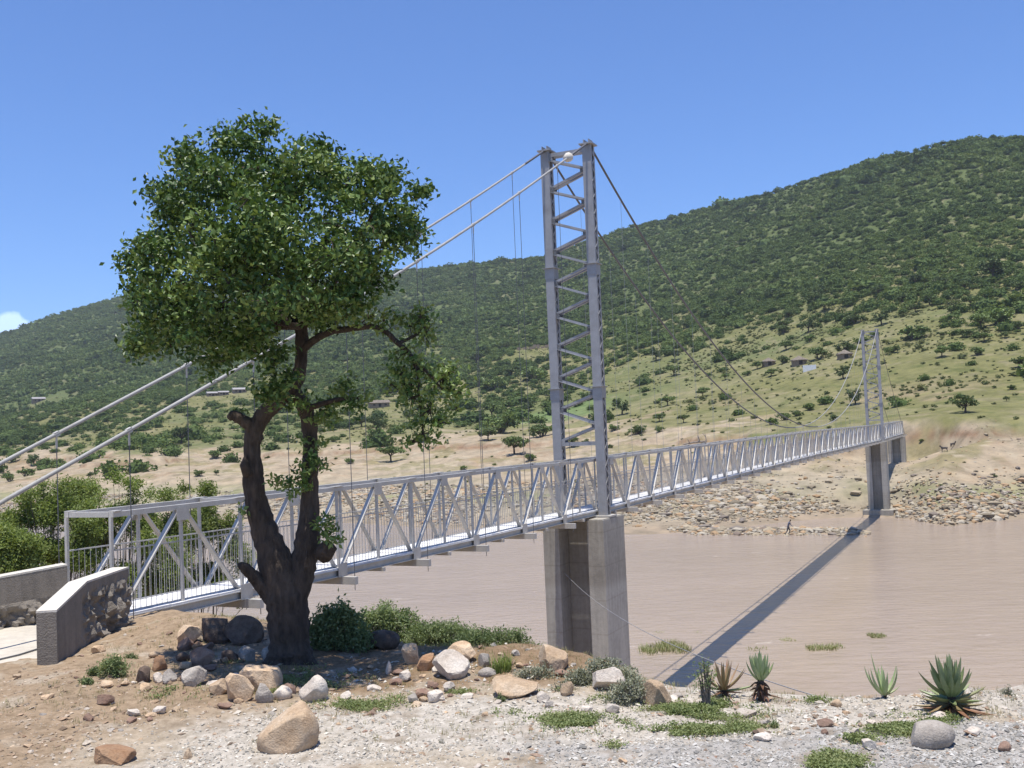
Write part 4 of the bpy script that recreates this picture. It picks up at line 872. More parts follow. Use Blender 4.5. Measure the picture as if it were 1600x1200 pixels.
ROCKS = [  # px, base py, width px, height px, material, cuts, label
 (447,1184,97,80,'r_tan',3,'largest smooth tan boulder on the gravel in front of the tree'),
 (172,1193,62,20,'r_orange',7,'flat reddish stone lying on the sand at the bottom of the picture'),
 (292,1188,13,15,'r_tan',6,'small upright tan stone on the sand left of the large boulder'),
 (372,1101,44,42,'r_tan',7,'upright tan slab in front of the shaded grass by the tree'),
 (396,1084,64,36,'r_tan',6,'long tan slab leaning behind the upright slab near the tree'),
 (413,1101,30,27,'r_grey',5,'rounded grey-brown stone right of the upright tan slab'),
 (342,1089,32,22,'r_tan',6,'tan stone left of the upright slab'),
 (300,1074,38,27,'r_white',6,'blocky whitish stone on the dirt left of the tree shade'),
 (440,1096,28,20,'r_white',4,'whitish stone between the tan slabs and the pale round boulder'),
 (489,1101,46,37,'r_white',4,'pale round boulder at the edge of the tree shade'),
 (222,1071,28,25,'r_dark',8,'dark pointed stone on the red dirt'),
 (246,1069,18,15,'r_white',5,'small pale stone right of the dark pointed stone'),
 (264,1070,22,20,'r_grey',5,'grey-brown stone beside the blocky whitish stone'),
 (247,1050,24,22,'r_orange',7,'orange wedge-shaped stone on the red dirt'),
 (238,1029,16,9,'r_tan',5,'little tan stone on the dirt mound below the wing wall'),
 (313,1047,38,30,'r_red',6,'red-brown boulder at the left edge of the tree shade'),
 (288,1019,28,19,'r_red',6,'reddish stone on the crest left of the dark boulders'),
 (307,1018,17,13,'r_orange',6,'small orange stone below the triangular tan rock'),
 (324,1021,20,14,'r_red',5,'small brown stone below the dark boulders'),
 (283,1036,22,14,'r_dark',6,'small dark stone left of the red-brown boulder'),
 (291,1010,38,27,'r_tan',8,'triangular tan rock at the crest under the bridge end'),
 (332,1010,56,36,'r_dark',5,'dark mottled boulder at the crest beside the triangular rock'),
 (377,1013,64,42,'r_dark',5,'largest dark boulder just left of the tree trunk'),
 (384,1036,28,22,'r_grey',7,'grey angular stone in the shade left of the trunk'),
 (421,1038,28,24,'r_grey',7,'pale grey stone leaning at the foot of the trunk'),
 (357,1037,26,18,'r_dark',6,'dark stone in the shade between the red-brown boulder and the grey stone'),
 (162,1104,26,15,'r_red',7,'dark red stone alone on the dirt at left'),
 (153,1021,20,10,'r_tan',6,'flat tan stone at the foot of the wing wall'),
 (597,1018,58,26,'r_dark',4,'dark low boulder in front of the shrubs right of the trunk'),
 (641,1042,28,30,'r_tan',6,'tan-grey stone left of the orange block'),
 (664,1051,27,25,'r_orange',8,'orange cube-like block on the bank'),
 (705,1066,60,40,'r_white',6,'large pale grey boulder on the bank right of the orange block'),
 (719,1038,46,28,'r_tan',6,'creamy tan boulder in front of the long shrub'),
 (757,1045,20,21,'r_grey',6,'small squarish grey stone in front of the long shrub'),
 (761,1060,30,13,'r_grey',6,'flat grey stone below the squarish grey stone'),
 (806,1092,74,27,'r_tan',7,'long low reddish tan slab on the bank left of the near pier'),
 (849,1099,22,15,'r_white',5,'small white stone at the right end of the long low slab'),
 (632,1068,20,16,'r_white',6,'small white stone at the edge of the tree shade on the orange dirt'),
 (606,1056,9,20,'r_white',5,'thin white stone standing on the orange dirt'),
 (786,1071,18,12,'r_red',6,'small reddish stone above the long low slab'),
 (680,1099,26,16,'r_white',6,'pale pointed stone on the gravel edge'),
 (646,1100,17,13,'r_grey',6,'small grey stone left of the pale pointed stone'),
 (865,1052,46,36,'r_tan',6,'tan boulder against the foot of the near pier'),
 (945,1084,52,32,'r_white',7,'pale pinkish slab tilted in front of the near pier'),
 (886,1090,22,21,'r_tan',6,'pinkish stone among the grey shrubs by the near pier'),
 (958,1116,23,13,'r_white',5,'white stone on the creeping greenery below the tilted slab'),
 (918,1114,18,9,'r_white',5,'low white stone left of the white stone below the tilted slab'),
 (859,1107,15,10,'r_grey',6,'small grey stone on the gravel below the pinkish stone'),
 (1028,1106,46,36,'r_tan',6,'blocky tan boulder at the bank edge beside the bridge shadow'),
 (1058,1093,22,8,'r_grey',6,'thin flat stone right of the blocky tan boulder'),
 (1195,1137,22,10,'r_white',6,'white stone on the gravel below the upright aloe'),
 (1182,1151,11,8,'r_dark',6,'tiny dark stone on the gravel below the upright aloe'),
 (1194,1160,28,11,'r_white',5,'flat white stone on the grey gravel'),
 (1170,1122,40,9,'r_white',5,'long flat pale stone below the upright aloe'),
 (1308,1106,17,11,'r_tan',5,'tan stone at the bank edge between the upright aloes'),
 (1291,1137,27,10,'r_red',6,'flat red-brown stone on the gravel between the aloes'),
 (1290,1149,12,8,'r_red',6,'small red-brown stone below the flat red-brown stone'),
 (1360,1170,21,13,'r_white',6,'bright white stone left of the smooth grey boulder'),
 (1337,1148,16,8,'r_white',5,'small pale stone above the bright white stone'),
 (1467,1175,74,37,'r_grey',1,'smooth oval grey-brown boulder on the gravel below the big aloe'),
 (1572,1175,20,12,'r_red',6,'brown stone at the right edge of the gravel'),
 (1523,1151,22,11,'r_white',5,'pale stone right of the smooth oval boulder'),
 (1364,1136,16,9,'r_white',5,'small pale stone in the creeping greenery left of the big aloe'),
 (1470,1126,26,10,'r_white',5,'flat pale stone at the foot of the big aloe')]
for i, (px, py, wp, hp, m, cuts, lab) in enumerate(ROCKS):
    g = ong(px, py - hp * .10)
    if g is None or g.y > 40: print('rock miss', px, py); continue
    k = g.y / F; big = cuts <= 3
    me = rock_mesh(wp * k, hp * k * (1.12 if px == 447 else 1.3), wp * k * random.uniform(.65, .95), cuts + (5 if cuts > 4 else 0), 1000 + i * 7, m, 4 if wp > 30 else 3, cuts <= 4, .05 if not cuts == 1 else .02, (.66, .84, .97, 1.0, 1.0, .95) if px == 447 else None)
    o = link('boulder' if wp > 24 else 'rock', me, None, (g.x, g.y + wp * k * .3, hz(g.x, g.y) - hp * k * .26)); o.rotation_euler = (0, random.uniform(-.08, .08), random.uniform(-.25, .25))
    if px == 447: o.rotation_euler = (0, R(-3), R(-6)); o.location.z -= .01
    if px == 945: o.rotation_euler = (0, R(22), R(10)); o.location.z += .03
    if px == 396: o.rotation_euler = (0, R(20), R(-12))
    tag(o, lab, 'rock', 'stones and boulders on the near bank')
# small stones one could count, lying between them
SM = [[rock_mesh(1, .6, .8, 10, 3000 + j * 11 + i * 101, m, 2) for j in range(5)] for i, m in enumerate(('r_white', 'r_tan', 'r_grey', 'r_red'))]
SLAB = ['small whitish stone strewn on the near bank', 'small tan stone strewn on the near bank', 'small grey stone strewn on the near bank', 'small red-brown stone strewn on the near bank']
cnt = 0
while cnt < 290:
    x = random.uniform(-6.5, 7); y = random.uniform(8.7, 15.5)
    if edge_d(np.array([x]), np.array([y]))[0] > -.05 or abs(x) > y * .52: continue
    dens = float(fbm(np.array([x * .9]), np.array([y * .9]), 501, 3)[0]) + (.3 if 10.2 < y < 13.4 else -.22)
    if random.random() > .35 + dens: continue
    if (x + 3.1) ** 2 + (y - 13.6) ** 2 < .5: continue
    ci = random.choices(range(4), (4, 3, 2, 2) if x > -3 else (2, 4, 1, 3))[0]
    o = link('rock', random.choice(SM[ci]), None, (x, y, hz(x, y) - .02)); s = random.choice((.045, .055, .07, .09, .11, .14, .17) if 10.9 < y < 13.6 else (.04, .05, .06, .07, .09)); o.scale = (s * random.uniform(.8, 1.3), s, s * random.uniform(.7, 1.2)); o.rotation_euler = (random.uniform(-.3, .3), random.uniform(-.3, .3), random.uniform(0, 6.28))
    tag(o, SLAB[ci], 'rock', 'small stones strewn over the near bank'); cnt += 1
# gravel: uncountable chips
def chips():
    n = 72000
    y = 8.3 + rng.random(n) ** 1.5 * 4.6; x = rng.uniform(-1, 1, n) * y * .58
    sand, pale, grey, red, soil, n1, n2 = near_masks(x, y)
    p = np.clip(.10 + .55 * pale + .9 * grey + .10 * red - .45 * sand * (1 - grey), .03, 1) * np.clip(.7 + n2 * 1.2, .15, 1.3)
    k = (rng.random(n) < p) & (edge_d(x, y) < 0); x, y, grey, red, pale = x[k], y[k], grey[k], red[k], pale[k]; n = len(x); z = H(x, y)
    n2_ = 9000; y2 = rng.uniform(8.8, 16, n2_); x2 = rng.uniform(-1, 1, n2_) * y2 * .56; q_ = fbm(x2 * 1.1, y2 * 1.1, 555, 4)
    k = (edge_d(x2, y2) < .1) & (rng.random(n2_) < np.clip(.30 + 1.1 * q_ + .25 * np.exp(-((y2 - 11.8) / 1.4) ** 2) - .3 * (y2 < 9.6), .02, 1)); x2, y2 = x2[k], y2[k]; sel = len(x)
    x = np.concatenate([x, x2]); y = np.concatenate([y, y2]); m2 = near_masks(x, y); pale, grey, red = m2[1], m2[2], m2[3]; n = len(x); z = H(x, y)
    oc = np.array([[1, 0, 0], [0, 1, 0], [-1, 0, 0], [0, -1, 0], [0, 0, 1], [0, 0, -1.]]); of = np.array([[0, 1, 4], [1, 2, 4], [2, 3, 4], [3, 0, 4], [1, 0, 5], [2, 1, 5], [3, 2, 5], [0, 3, 5]])
    s = rng.lognormal(-4.5, .42, n); s[sel:] = rng.lognormal(-3.95, .42, n - sel); a = rng.uniform(0, 6.28, n)
    V = oc[None] * np.stack([s * rng.uniform(.8, 1.6, n), s * rng.uniform(.7, 1.2, n), s * rng.uniform(.4, .8, n)], 1)[:, None] * rng.uniform(.65, 1.25, (n, 6, 1))
    ca, sa = np.cos(a)[:, None], np.sin(a)[:, None]; tl = rng.uniform(-.5, .5, (n, 1))
    X_ = V[..., 0] * ca - V[..., 1] * sa; Y_ = V[..., 0] * sa + V[..., 1] * ca; Z_ = V[..., 2] + X_ * tl
    V = np.stack([X_ + x[:, None], Y_ + y[:, None], Z_ + z[:, None] + s[:, None] * .15], -1).reshape(-1, 3)
    c = np.array([.46, .42, .355])[None] * np.ones((n, 1)); c = lerp(c, grey, (.37, .35, .315)); c = lerp(c, red * .8, (.34, .255, .175))
    c[sel:] = lerp(c[sel:], (rng.random(n - sel) < .55) * .8, (.30, .20, .125)); c = c * rng.uniform(.45, 1.4, (n, 1)); c = lerp(c, (rng.random(n) < .05) * .8, (.30, .19, .12)); c = np.clip(c, 0, .75)
    Fq = (of[None] + (np.arange(n) * 6)[:, None, None]).reshape(-1, 3)
    print('chips', n)
    link('gravel', np_mesh('gravel', V, Fq, M['chips'], False, {'tone': np.repeat(c, 6, 0)}))['kind'] = 'stuff'
chips()
# rubble along the far waterline
def far_rubble():
    n = 130000; az = rng.uniform(-32, 36, n); rs = np.interp(az, SH_A, SH_R); r = rs + rng.uniform(-8, 40, n)
    x = np.sin(np.radians(az)) * r; y = np.cos(np.radians(az)) * r; z = H(x, y)
    q_ = fbm(x * .07, y * .07, 601, 3); wgt = sst(az, -30, 8)
    p = sst(z, .12, .7) * (1 - sst(z + q_ * 2, 2.4 + wgt * .8, 4.0 + wgt)) * np.clip(.42 + q_ * 1.6, .04, 1)
    p = np.maximum(p, .03 * sst(z, 3, 4) * (1 - sst(z, 9, 12)))
    bar = (z > .05) & (z < .6) & (x > 17) & (x < 37) & (y < 118); p = np.where(bar, .95, p)
    tip = (z > .05) & (z < .9) & (az > 20.2) & (az < 25.5); p = np.where(tip, .85, p)
    k = rng.random(n) < p; x, y, z, q_ = x[k], y[k], z[k], q_[k]; n = len(x)
    # extra stones on the bar
    m_ = 1800; bx = rng.uniform(19, 36, m_); by = 114.5 - 6.3 * (bx - 20) / 16 + rng.normal(0, 1.3, m_); bz = H(bx, by)
    x = np.concatenate([x, bx]); y = np.concatenate([y, by]); z = np.concatenate([z, np.maximum(bz, -.02)]); q_ = np.concatenate([q_, np.full(m_, .1)]); n = len(x)
    pr_ = []
    for i in range(6):
        me = rock_mesh(2.3, 1.1, 1.5, 7, 4000 + i, 'r_tan', 1); V = np.array([v.co[:] for v in me.vertices]); V[:, 2] -= .4; pr_.append((V, np.array([p.vertices[:] for p in me.polygons]))); bpy.data.meshes.remove(me)
    s = np.clip(rng.lognormal(-1.75, .5, n), .07, .7) * np.where(z > 5, .6, 1) * (1 + .25 * sst(q_, 0, .4)); a = rng.uniform(0, 6.28, n); w_ = rng.integers(0, 6, n)
    cc = np.array([.31, .255, .175])[None] * rng.uniform(.5, 1.3, (n, 1)); cc = lerp(cc, (rng.random(n) < .35) * .7, (.40, .36, .29)); cc = lerp(cc, (rng.random(n) < .18) * .8, (.36, .23, .12)); cc = lerp(cc, (rng.random(n) < .12) * .8, (.16, .13, .11))
    Vs, Fs, Cs, off = [], [], [], 0
    for i in range(6):
        ix = np.where(w_ == i)[0]; V, Fq = pr_[i]; ca, sa = np.cos(a[ix])[:, None], np.sin(a[ix])[:, None]; sc_ = s[ix][:, None]
        X_ = (V[None, :, 0] * ca - V[None, :, 1] * sa) * sc_ + x[ix][:, None]; Y_ = (V[None, :, 0] * sa + V[None, :, 1] * ca) * sc_ + y[ix][:, None]; Z_ = V[None, :, 2] * sc_ + z[ix][:, None]
        Vs.append(np.stack([X_, Y_, Z_], -1).reshape(-1, 3)); Fs.append((Fq[None] + (np.arange(len(ix)) * len(V))[:, None, None] + off).reshape(-1, 3)); off += len(ix) * len(V); Cs.append(np.repeat(cc[ix], len(V), 0))
    print('rubble', n)
    link('rock_rubble', np_mesh('rock_rubble', np.concatenate(Vs), np.concatenate(Fs), M['chips'], False, {'tone': np.clip(np.concatenate(Cs), 0, .7)}))['kind'] = 'stuff'
far_rubble()

# ---------------------------------------------------------------- shrubs and plants of the near bank
def shrub(px, py, wp, hp, y, mt, label, size=.05, dens=330, name='shrub', asp=.45, wisp=0, group=None, z=None, depth=.8, cat='shrub', per=12):
    c = at(px, py, y); zb_ = hz(c.x, c.y) if z is None else z; base = Vector((c.x, c.y, min(zb_, c.z))); k = y / F
    root = empty(name, base, label, cat, group); w_ = wp * k; top = at(px, py - hp, y).z - base.z; h0 = max(0, c.z - base.z); hh = top - h0
    bl = []; st = MB(); nb = max(6, int(wp / 10))
    for i in range(nb):
        fx = (i + .5) / nb * 2 - 1 + random.uniform(-.15, .15); hx = hh * (1 - .45 * fx * fx) * random.uniform(.75, 1.0); r = min(w_ / nb * 1.8, hh * .32) * random.uniform(.8, 1.2)
        for lv in ((.30, .72) if hh > r * 2.2 else (.5,)):
            bl.append((fx * w_ * .42, random.uniform(-.5, .5) * w_ * .3 * depth, h0 + hx * lv, r, min(r, hh * .3)))
        tip = Vector((fx * w_ * .45, random.uniform(-.2, .2) * w_ * depth, h0 + hx)); st.tube([(fx * w_ * .12, 0, -.05), (tip.x * .6, tip.y * .6, h0 + hx * .5), tip], [.014, .009, .003], 5)
        bl.append((tip.x * .95, tip.y * .95, tip.z - r * .55, r * .62))
    V, Fq, T, tips = blob_leaves(bl, dens, size, per, size * .9, asp, .5, .5)
    for i in rng.choice(len(tips), min(len(tips), (40 + wisp) if wisp else 8), replace=False):
        t_ = Vector(tips[i]); st.tube([t_ * .6 + Vector((0, 0, h0 * .3)), t_], [.006, .002], 4, False)
    st.build('stems', M['twig'], root); link('foliage', np_mesh('foliage', V, Fq, M[mt], False, {'tint': T}), root); return root
TG = 'feathery thorn bushes below the bridge end'
shrub(75, 905, 190, 165, 23.5, 'thorn', 'tall feathery yellow-green thorn bush behind the left concrete wall', .085, 620, 'thorn_bush', .4, 80, TG, None, .8, 'bush')
shrub(5, 905, 130, 95, 22, 'thorn', 'low green thorn bush at the left edge behind the ramp wall', .08, 620, 'thorn_bush', .4, 60, TG, None, .8, 'bush')
shrub(190, 965, 200, 235, 25, 'thorn', 'thorn bush framed by the open end of the truss', .085, 620, 'thorn_bush', .4, 80, TG, None, .8, 'bush')
shrub(300, 965, 190, 225, 26.5, 'thorn', 'thorn bush behind the first truss panels left of the trunk', .085, 600, 'thorn_bush', .4, 60, TG, None, .8, 'bush')
shrub(125, 800, 60, 60, 29, 'thorn', 'small airy bush rising behind the truss portal post', .08, 420, 'thorn_bush', .4, 40, TG, None, .8, 'bush')
shrub(270, 985, 90, 30, 19.2, 'shrub', 'low green shrub in the shadow under the bridge end', .045, 400)
shrub(528, 1020, 90, 84, 14.3, 'shrub', 'dark leafy shrub touching the right side of the trunk', .065, 900, 'shrub', .5, 40)
shrub(600, 1022, 140, 82, 16.0, 'shrub', 'dense grey-green shrub on the bank right of the trunk', .055, 1000, 'shrub', .4, 60)
shrub(692, 1032, 125, 72, 15.6, 'shrub', 'low fine-leaved shrub between the trunk and the near pier', .048, 1100, 'shrub', .35, 60)
shrub(775, 1047, 150, 76, 14.4, 'shrub', 'long loose shrub ending just left of the near pier', .048, 1100, 'shrub', .35, 60)
shrub(838, 1072, 60, 40, 12.2, 'greyshrub', 'wispy dry shrub beside the tan boulder at the pier foot', .032, 1200, 'shrub', .4, 60)
shrub(940, 1075, 120, 46, 11.8, 'greyshrub', 'grey-leaved shrub in front of the near pier', .036, 1300, 'shrub', .5, 50)
shrub(985, 1098, 70, 44, 11.0, 'greyshrub', 'small grey shrub leaning over the blocky tan boulder', .032, 1200, 'shrub', .45, 40)
shrub(880, 1092, 50, 30, 11.5, 'greyshrub', 'dry grey weed around the pinkish stone', .024, 600, 'shrub', .4, 40)
shrub(1103, 1086, 30, 62, 10.6, 'shrub', 'thin upright leafy weed left of the spiky red aloe', .03, 420, 'weed', .4, 0, None, None, .8, 'shrub', 7)
shrub(178, 1055, 40, 34, 12.9, 'shrub', 'bright green rounded plant on the red dirt by the wing wall', .036, 1500, 'plant', .45, 10)
shrub(205, 1032, 14, 9, 13.9, 'shrub', 'little green tuft above the bright rounded plant', .03, 1500, 'plant', .45, 0)
shrub(148, 1052, 14, 8, 13.1, 'shrub', 'little green tuft left of the bright rounded plant', .03, 1500, 'plant', .45, 0)
shrub(135, 1068, 12, 7, 12.6, 'shrub', 'tiny green tuft below the bright rounded plant', .03, 1500, 'plant', .45, 0)
shrub(1577, 1106, 16, 34, 10.4, 'greyshrub', 'slender grey weed at the right edge of the bank', .022, 700, 'weed', .35, 20)
shrub(1575, 1153, 16, 14, 9.5, 'greyshrub', 'tiny dry tuft on the gravel near the right edge', .018, 900, 'weed', .35, 10)
shrub(1505, 1112, 10, 40, 10.2, 'greyshrub', 'thin red-tipped weed just right of the big aloe', .018, 800, 'weed', .35, 10)
shrub(760, 1082, 20, 12, 12.0, 'shrub', 'tiny green tuft above the long low slab', .024, 1200, 'plant', .4, 0)
shrub(783, 1104, 16, 20, 11.2, 'shrub', 'small pale weed in front of the long low slab', .024, 900, 'weed', .4, 10)
shrub(1210, 1140, 8, 14, 9.95, 'shrub', 'tiny green sprig beside the white stone', .02, 1500, 'plant', .4, 0)
# reed-like blades right of the long shrub
def blades(C, h, wd, lean, mt, name):
    n = len(C); a = rng.uniform(0, 6.28, n); d = np.stack([np.cos(a), np.sin(a), np.zeros(n)], 1); ln = rng.uniform(.2, 1, n)[:, None] * lean
    hh = (h * rng.uniform(.55, 1.1, n))[:, None]; s_ = np.stack([-np.sin(a), np.cos(a), np.zeros(n)], 1) * wd / 2; upv = np.array([[0, 0, 1.]])
    m1 = C + upv * hh * .55 + d * hh * ln * .3; tp = C + upv * hh * (1 - ln * .25) + d * hh * ln
    V = np.stack([C - s_, C + s_, m1 + s_ * .8, m1 - s_ * .8, tp + s_ * .15, tp - s_ * .15], 1).reshape(-1, 3); b = np.arange(n)[:, None] * 6
    Fq = np.concatenate([b + np.array([[0, 1, 2, 3]]), b + np.array([[3, 2, 4, 5]])]); T = np.repeat(np.clip(rng.normal(.5, .25, n), 0, 1), 6)
    return np_mesh(name, V, Fq, M[mt], False, {'tint': T})
def tuft(px, py, wp, hp, n, mt, name, label, cat, plane=None, group=None, y=None):
    g = onz(px, py, plane) if plane is not None else ong(px, py)
    k = g.y / F; r = np.sqrt(rng.random(n)); a = rng.uniform(0, 6.28, n)
    C = np.stack([r * np.cos(a) * wp * k * .5, r * np.sin(a) * wp * k * (.5 if plane is None else .55), np.full(n, -.03)], 1)
    if plane is not None: cl_ = fbm(C[:, 0] * 1.1 + px, C[:, 1] * .9, 707, 3); C = C[(r * .8 - .55 < cl_ + rng.normal(0, .12, n))]
    if plane is None: C[:, 2] += H(C[:, 0] + g.x, C[:, 1] + g.y) - g.z
    o = link(name, blades(C, hp * k * (1 if plane is None else .55), .012 * max(1, g.y / 20), .7, mt, name), None, g); return tag(o, label, cat, group)
tuft(784, 1048, 34, 30, 160, 'thorn', 'grass_tuft', 'tuft of long green blades at the right end of the long shrub', 'grass tuft')
WG = 'weed patches standing in the shallow river'
tuft(1036, 1015, 90, 18, 1500, 'reed', 'water_grass', 'largest green grass patch standing in the river beside the near pier', 'grass tuft', 0, WG)
tuft(1290, 1013, 62, 13, 900, 'reed', 'water_grass', 'green grass patch in the river between the shadow and the right edge', 'grass tuft', 0, WG)
tuft(1368, 994, 32, 9, 350, 'reed', 'water_grass', 'small green patch in the river upstream of the wider patch', 'grass tuft', 0, WG)
tuft(1232, 999, 30, 6, 160, 'reed', 'water_grass', 'thin low weed patch in the river right of the bridge shadow', 'grass tuft', 0, WG)
tuft(1183, 1014, 34, 8, 140, 'reed', 'water_grass', 'sparse weed patch at the right edge of the bridge shadow', 'grass tuft', 0, WG)
tuft(1033, 988, 26, 4, 90, 'reed', 'water_grass', 'thin weed strip above the largest river grass patch', 'grass tuft', 0, WG)
tuft(1090, 988, 18, 4, 70, 'reed', 'water_grass', 'thin weed strip beside the bridge shadow above the largest patch', 'grass tuft', 0, WG)
# creeping ground cover and thin grass (uncountable)
PATCH = [(905, 1128, 110, 20, 1.0), (1085, 1110, 150, 22, 1.0), (1080, 1140, 140, 16, .9), (1160, 1133, 60, 10, .6), (1420, 1140, 120, 26, 1.0), (1470, 1130, 60, 14, .7), (1330, 1163, 70, 12, .5), (1305, 1193, 75, 20, 1.3), (960, 1094, 60, 14, .7), (560, 1098, 120, 14, .5), (480, 1060, 130, 26, .5), (270, 1085, 70, 16, .35), (640, 1090, 60, 10, .4), (720, 1078, 40, 8, .5), (345, 1040, 50, 12, .4), (1270, 1093, 60, 6, .5), (960, 1165, 30, 5, .3), (790, 1112, 40, 8, .3), (870, 1085, 40, 10, .4), (1130, 1098, 90, 8, .5), (425, 1075, 60, 18, .4)]
CC = []
for (px, py, wp, hp, dn) in PATCH:
    n = int(wp * hp * 1.5 * dn); xs = px + rng.normal(0, .27, n) * wp; ys = py + rng.normal(0, .3, n) * hp
    for x_, y_ in zip(xs, ys):
        d = ray(x_, y_); g = 9.3; kk = (g - CZ) / d.z; CC.append((d.x * kk, d.y * kk))
CC = np.array(CC); cl = fbm(CC[:, 0] * 4, CC[:, 1] * 4, 701, 3); kp = (cl > .02) & (edge_d(CC[:, 0], CC[:, 1]) < .1); CC = CC[kp]; cl = cl[kp]; zz = H(CC[:, 0], CC[:, 1])
n = len(CC); per = 3; C3 = np.repeat(np.stack([CC[:, 0], CC[:, 1], zz], 1), per, 0) + np.stack([rng.normal(0, .03, n * per), rng.normal(0, .03, n * per), rng.uniform(.0, .05, n * per)], 1)
V, Fq = leaf_quads(C3, rng.uniform(.014, .032, n * per), .65, 1.3)
link('ground_cover', np_mesh('ground_cover', V, Fq, M['cover'], False, {'tint': np.repeat(np.clip(np.repeat(.5 + cl, per) + rng.normal(0, .18, n * per), 0, 1), 4)}))['kind'] = 'stuff'
print('cover', n)

# dry grass between the stones (uncountable)
n = 9000; gx = rng.uniform(-7, 6.5, n); gy = rng.uniform(9.6, 17, n); q_ = fbm(gx * .9, gy * .9, 811, 3)
k_ = (rng.random(n) < np.clip(.08 + 1.3 * q_ + .35 * sst(edge_d(gx, gy), -1.6, -.2), 0, 1)) & (edge_d(gx, gy) < .8) & (np.abs(gx) < gy * .56) & ~((gx < -6) & (gy > 13)); gx, gy = gx[k_], gy[k_]
tx = np.repeat(gx, 5) + rng.normal(0, .03, len(gx) * 5); ty = np.repeat(gy, 5) + rng.normal(0, .03, len(gx) * 5)
link('dry_grass', blades(np.stack([tx, ty, H(tx, ty) - .01], 1), .075, .005, 1.0, 'straw', 'dry_grass'))['kind'] = 'stuff'
# ---------------------------------------------------------------- aloes
def blade(out, base, az, el0, length, width, curl, tint, th=.35, segs=9):
    """fleshy channelled leaf: curl bends it up (+) or down (-) along its length"""
    V, T = out; p = np.array(base, float); el = el0; side = np.array([-math.sin(az), math.cos(az), 0]); b0 = len(V); st = length / segs
    for i in range(segs + 1):
        t = i / segs; d = np.array([math.cos(az) * math.cos(el), math.sin(az) * math.cos(el), math.sin(el)]); nn = np.cross(d, side); nn = -nn if nn[2] < 0 and abs(el) < 1.3 else nn
        wv = width * (.75 + .25 * min(1, t * 4)) * (1 - t ** 2.2) * .5 + .0012
        for q in (-side * wv + nn * wv * .25, nn * -wv * th, side * wv + nn * wv * .25, -nn * wv * th * 2.2): V.append(p + q); T.append(min(1, max(0, tint + random.uniform(-.06, .06) + (.0 if t < .7 else -.25 * (t - .7)))))
        p = p + d * st; el += curl / segs
    return b0, segs
def aloe(px, py, spec, label, stem=None):
    g = ong(px, py); k = g.y / F; root = empty('aloe', g, label, 'aloe', 'aloes along the edge of the near bank')
    if stem:
        sb = MB(); sb.tube([(0, 0, -.03), (.01, 0, stem[0] * k * .5), (.0, 0, stem[0] * k)], [stem[1] * k, stem[1] * k * .85, stem[1] * k * .8], 9, True, .12); sb.build('stem', M['bark'], root)
    for nm, mt, leaves in spec:
        out = ([], []); Fq = []
        for (b_, az, el, ln, wd, cu, ti) in leaves:
            b0, sg = blade(out, (b_[0] * k, b_[1] * k, b_[2] * k), az, el, ln * k, wd * k, cu, ti)
            for i in range(sg):
                for j in range(4): Fq.append((b0 + i * 4 + j, b0 + i * 4 + (j + 1) % 4, b0 + i * 4 + 4 + (j + 1) % 4, b0 + i * 4 + 4 + j))
        link(nm, np_mesh(nm, np.array(out[0]), np.array(Fq), M[mt], False, {'tint': np.array(out[1])}), root)
U = random.uniform
def ring(n, r, z, el, ln, wd, cu, ti, j=.12):
    o = random.random() * 6; return [((r * math.cos(o + 6.283 * i / n), r * math.sin(o + 6.283 * i / n), z), o + 6.283 * i / n + U(-j, j), el + U(-j, j), ln * U(.85, 1.12), wd * U(.9, 1.1), cu + U(-.15, .15), ti + U(-.1, .1)) for i in range(n)]
aloe(1487, 1112, [('rosette', 'aloe', ring(7, 2, 34, 1.42, 48, 11, .05, .75) + ring(10, 4, 30, 1.15, 52, 12, .25, .7) + ring(11, 5, 26, .75, 50, 12, .45, .62) + [((-4, 0, 26), math.pi + .15, .45, 62, 11, .55, .45)]),
                  ('lower_leaves', 'aloe', ring(10, 4, 18, .15, 50, 10, .25, .45) + ring(8, 4, 12, -.12, 52, 9, .2, .25)), ('dry_leaves', 'aloe_dry', ring(12, 4, 9, -.18, 56, 8, .12, .6, .2) + ring(6, 4, 6, -.1, 34, 8, -.1, .2, .3))], 'biggest aloe, a broad green rosette over reddish dry leaves at right', (30, 7))
aloe(1131, 1088, [('rosette', 'aloe', ring(8, 2, 14, 1.15, 44, 5, .25, .12) + ring(10, 3, 11, .65, 50, 5, .35, .15) + [((0, 0, 9), -.05, .02, 60, 6, .35, .5), ((0, 0, 10), math.pi - .1, .15, 42, 5, .1, .3)]), ('dry_leaves', 'aloe_dry', ring(8, 3, 7, -.1, 30, 4.5, -.15, .5, .25))], 'spiky aloe with thin reddish spreading leaves', (12, 5))
aloe(1190, 1095, [('rosette', 'aloe', ring(6, 2, 40, 1.4, 34, 7, .1, .8) + ring(9, 4, 36, 1.1, 38, 7.5, .35, .75) + ring(6, 4, 33, .75, 32, 7, .5, .65)), ('dry_leaves', 'aloe_dry', ring(9, 4, 28, -.35, 15, 6, -.7, .2, .3) + ring(9, 4, 20, -.4, 14, 6, -.7, .3, .3) + ring(8, 4, 12, -.4, 15, 6, -.7, .8, .3) + [((3, 0, 10), -.2, -.1, 32, 4, -.3, .6)])], 'narrow upright aloe on a stem of dry leaves', (36, 6))
aloe(1382, 1091, [('rosette', 'aloe', ring(4, 2, 6, 1.3, 40, 6.5, .2, .75) + ring(6, 3, 6, .75, 46, 6.5, .75, .7) + [((-2, 0, 7), 2.4, 1.25, 62, 4.5, .15, .6), ((2, 0, 6), .1, .2, 26, 5, .5, .45), ((-3, 0, 6), 3.1, .75, 44, 5, .8, .5)]), ('dry_leaves', 'aloe_dry', [((0, -3, 6), -1.5, .9, 12, 7, .3, .9)])], 'small cup-shaped aloe left of the biggest aloe', (8, 3))

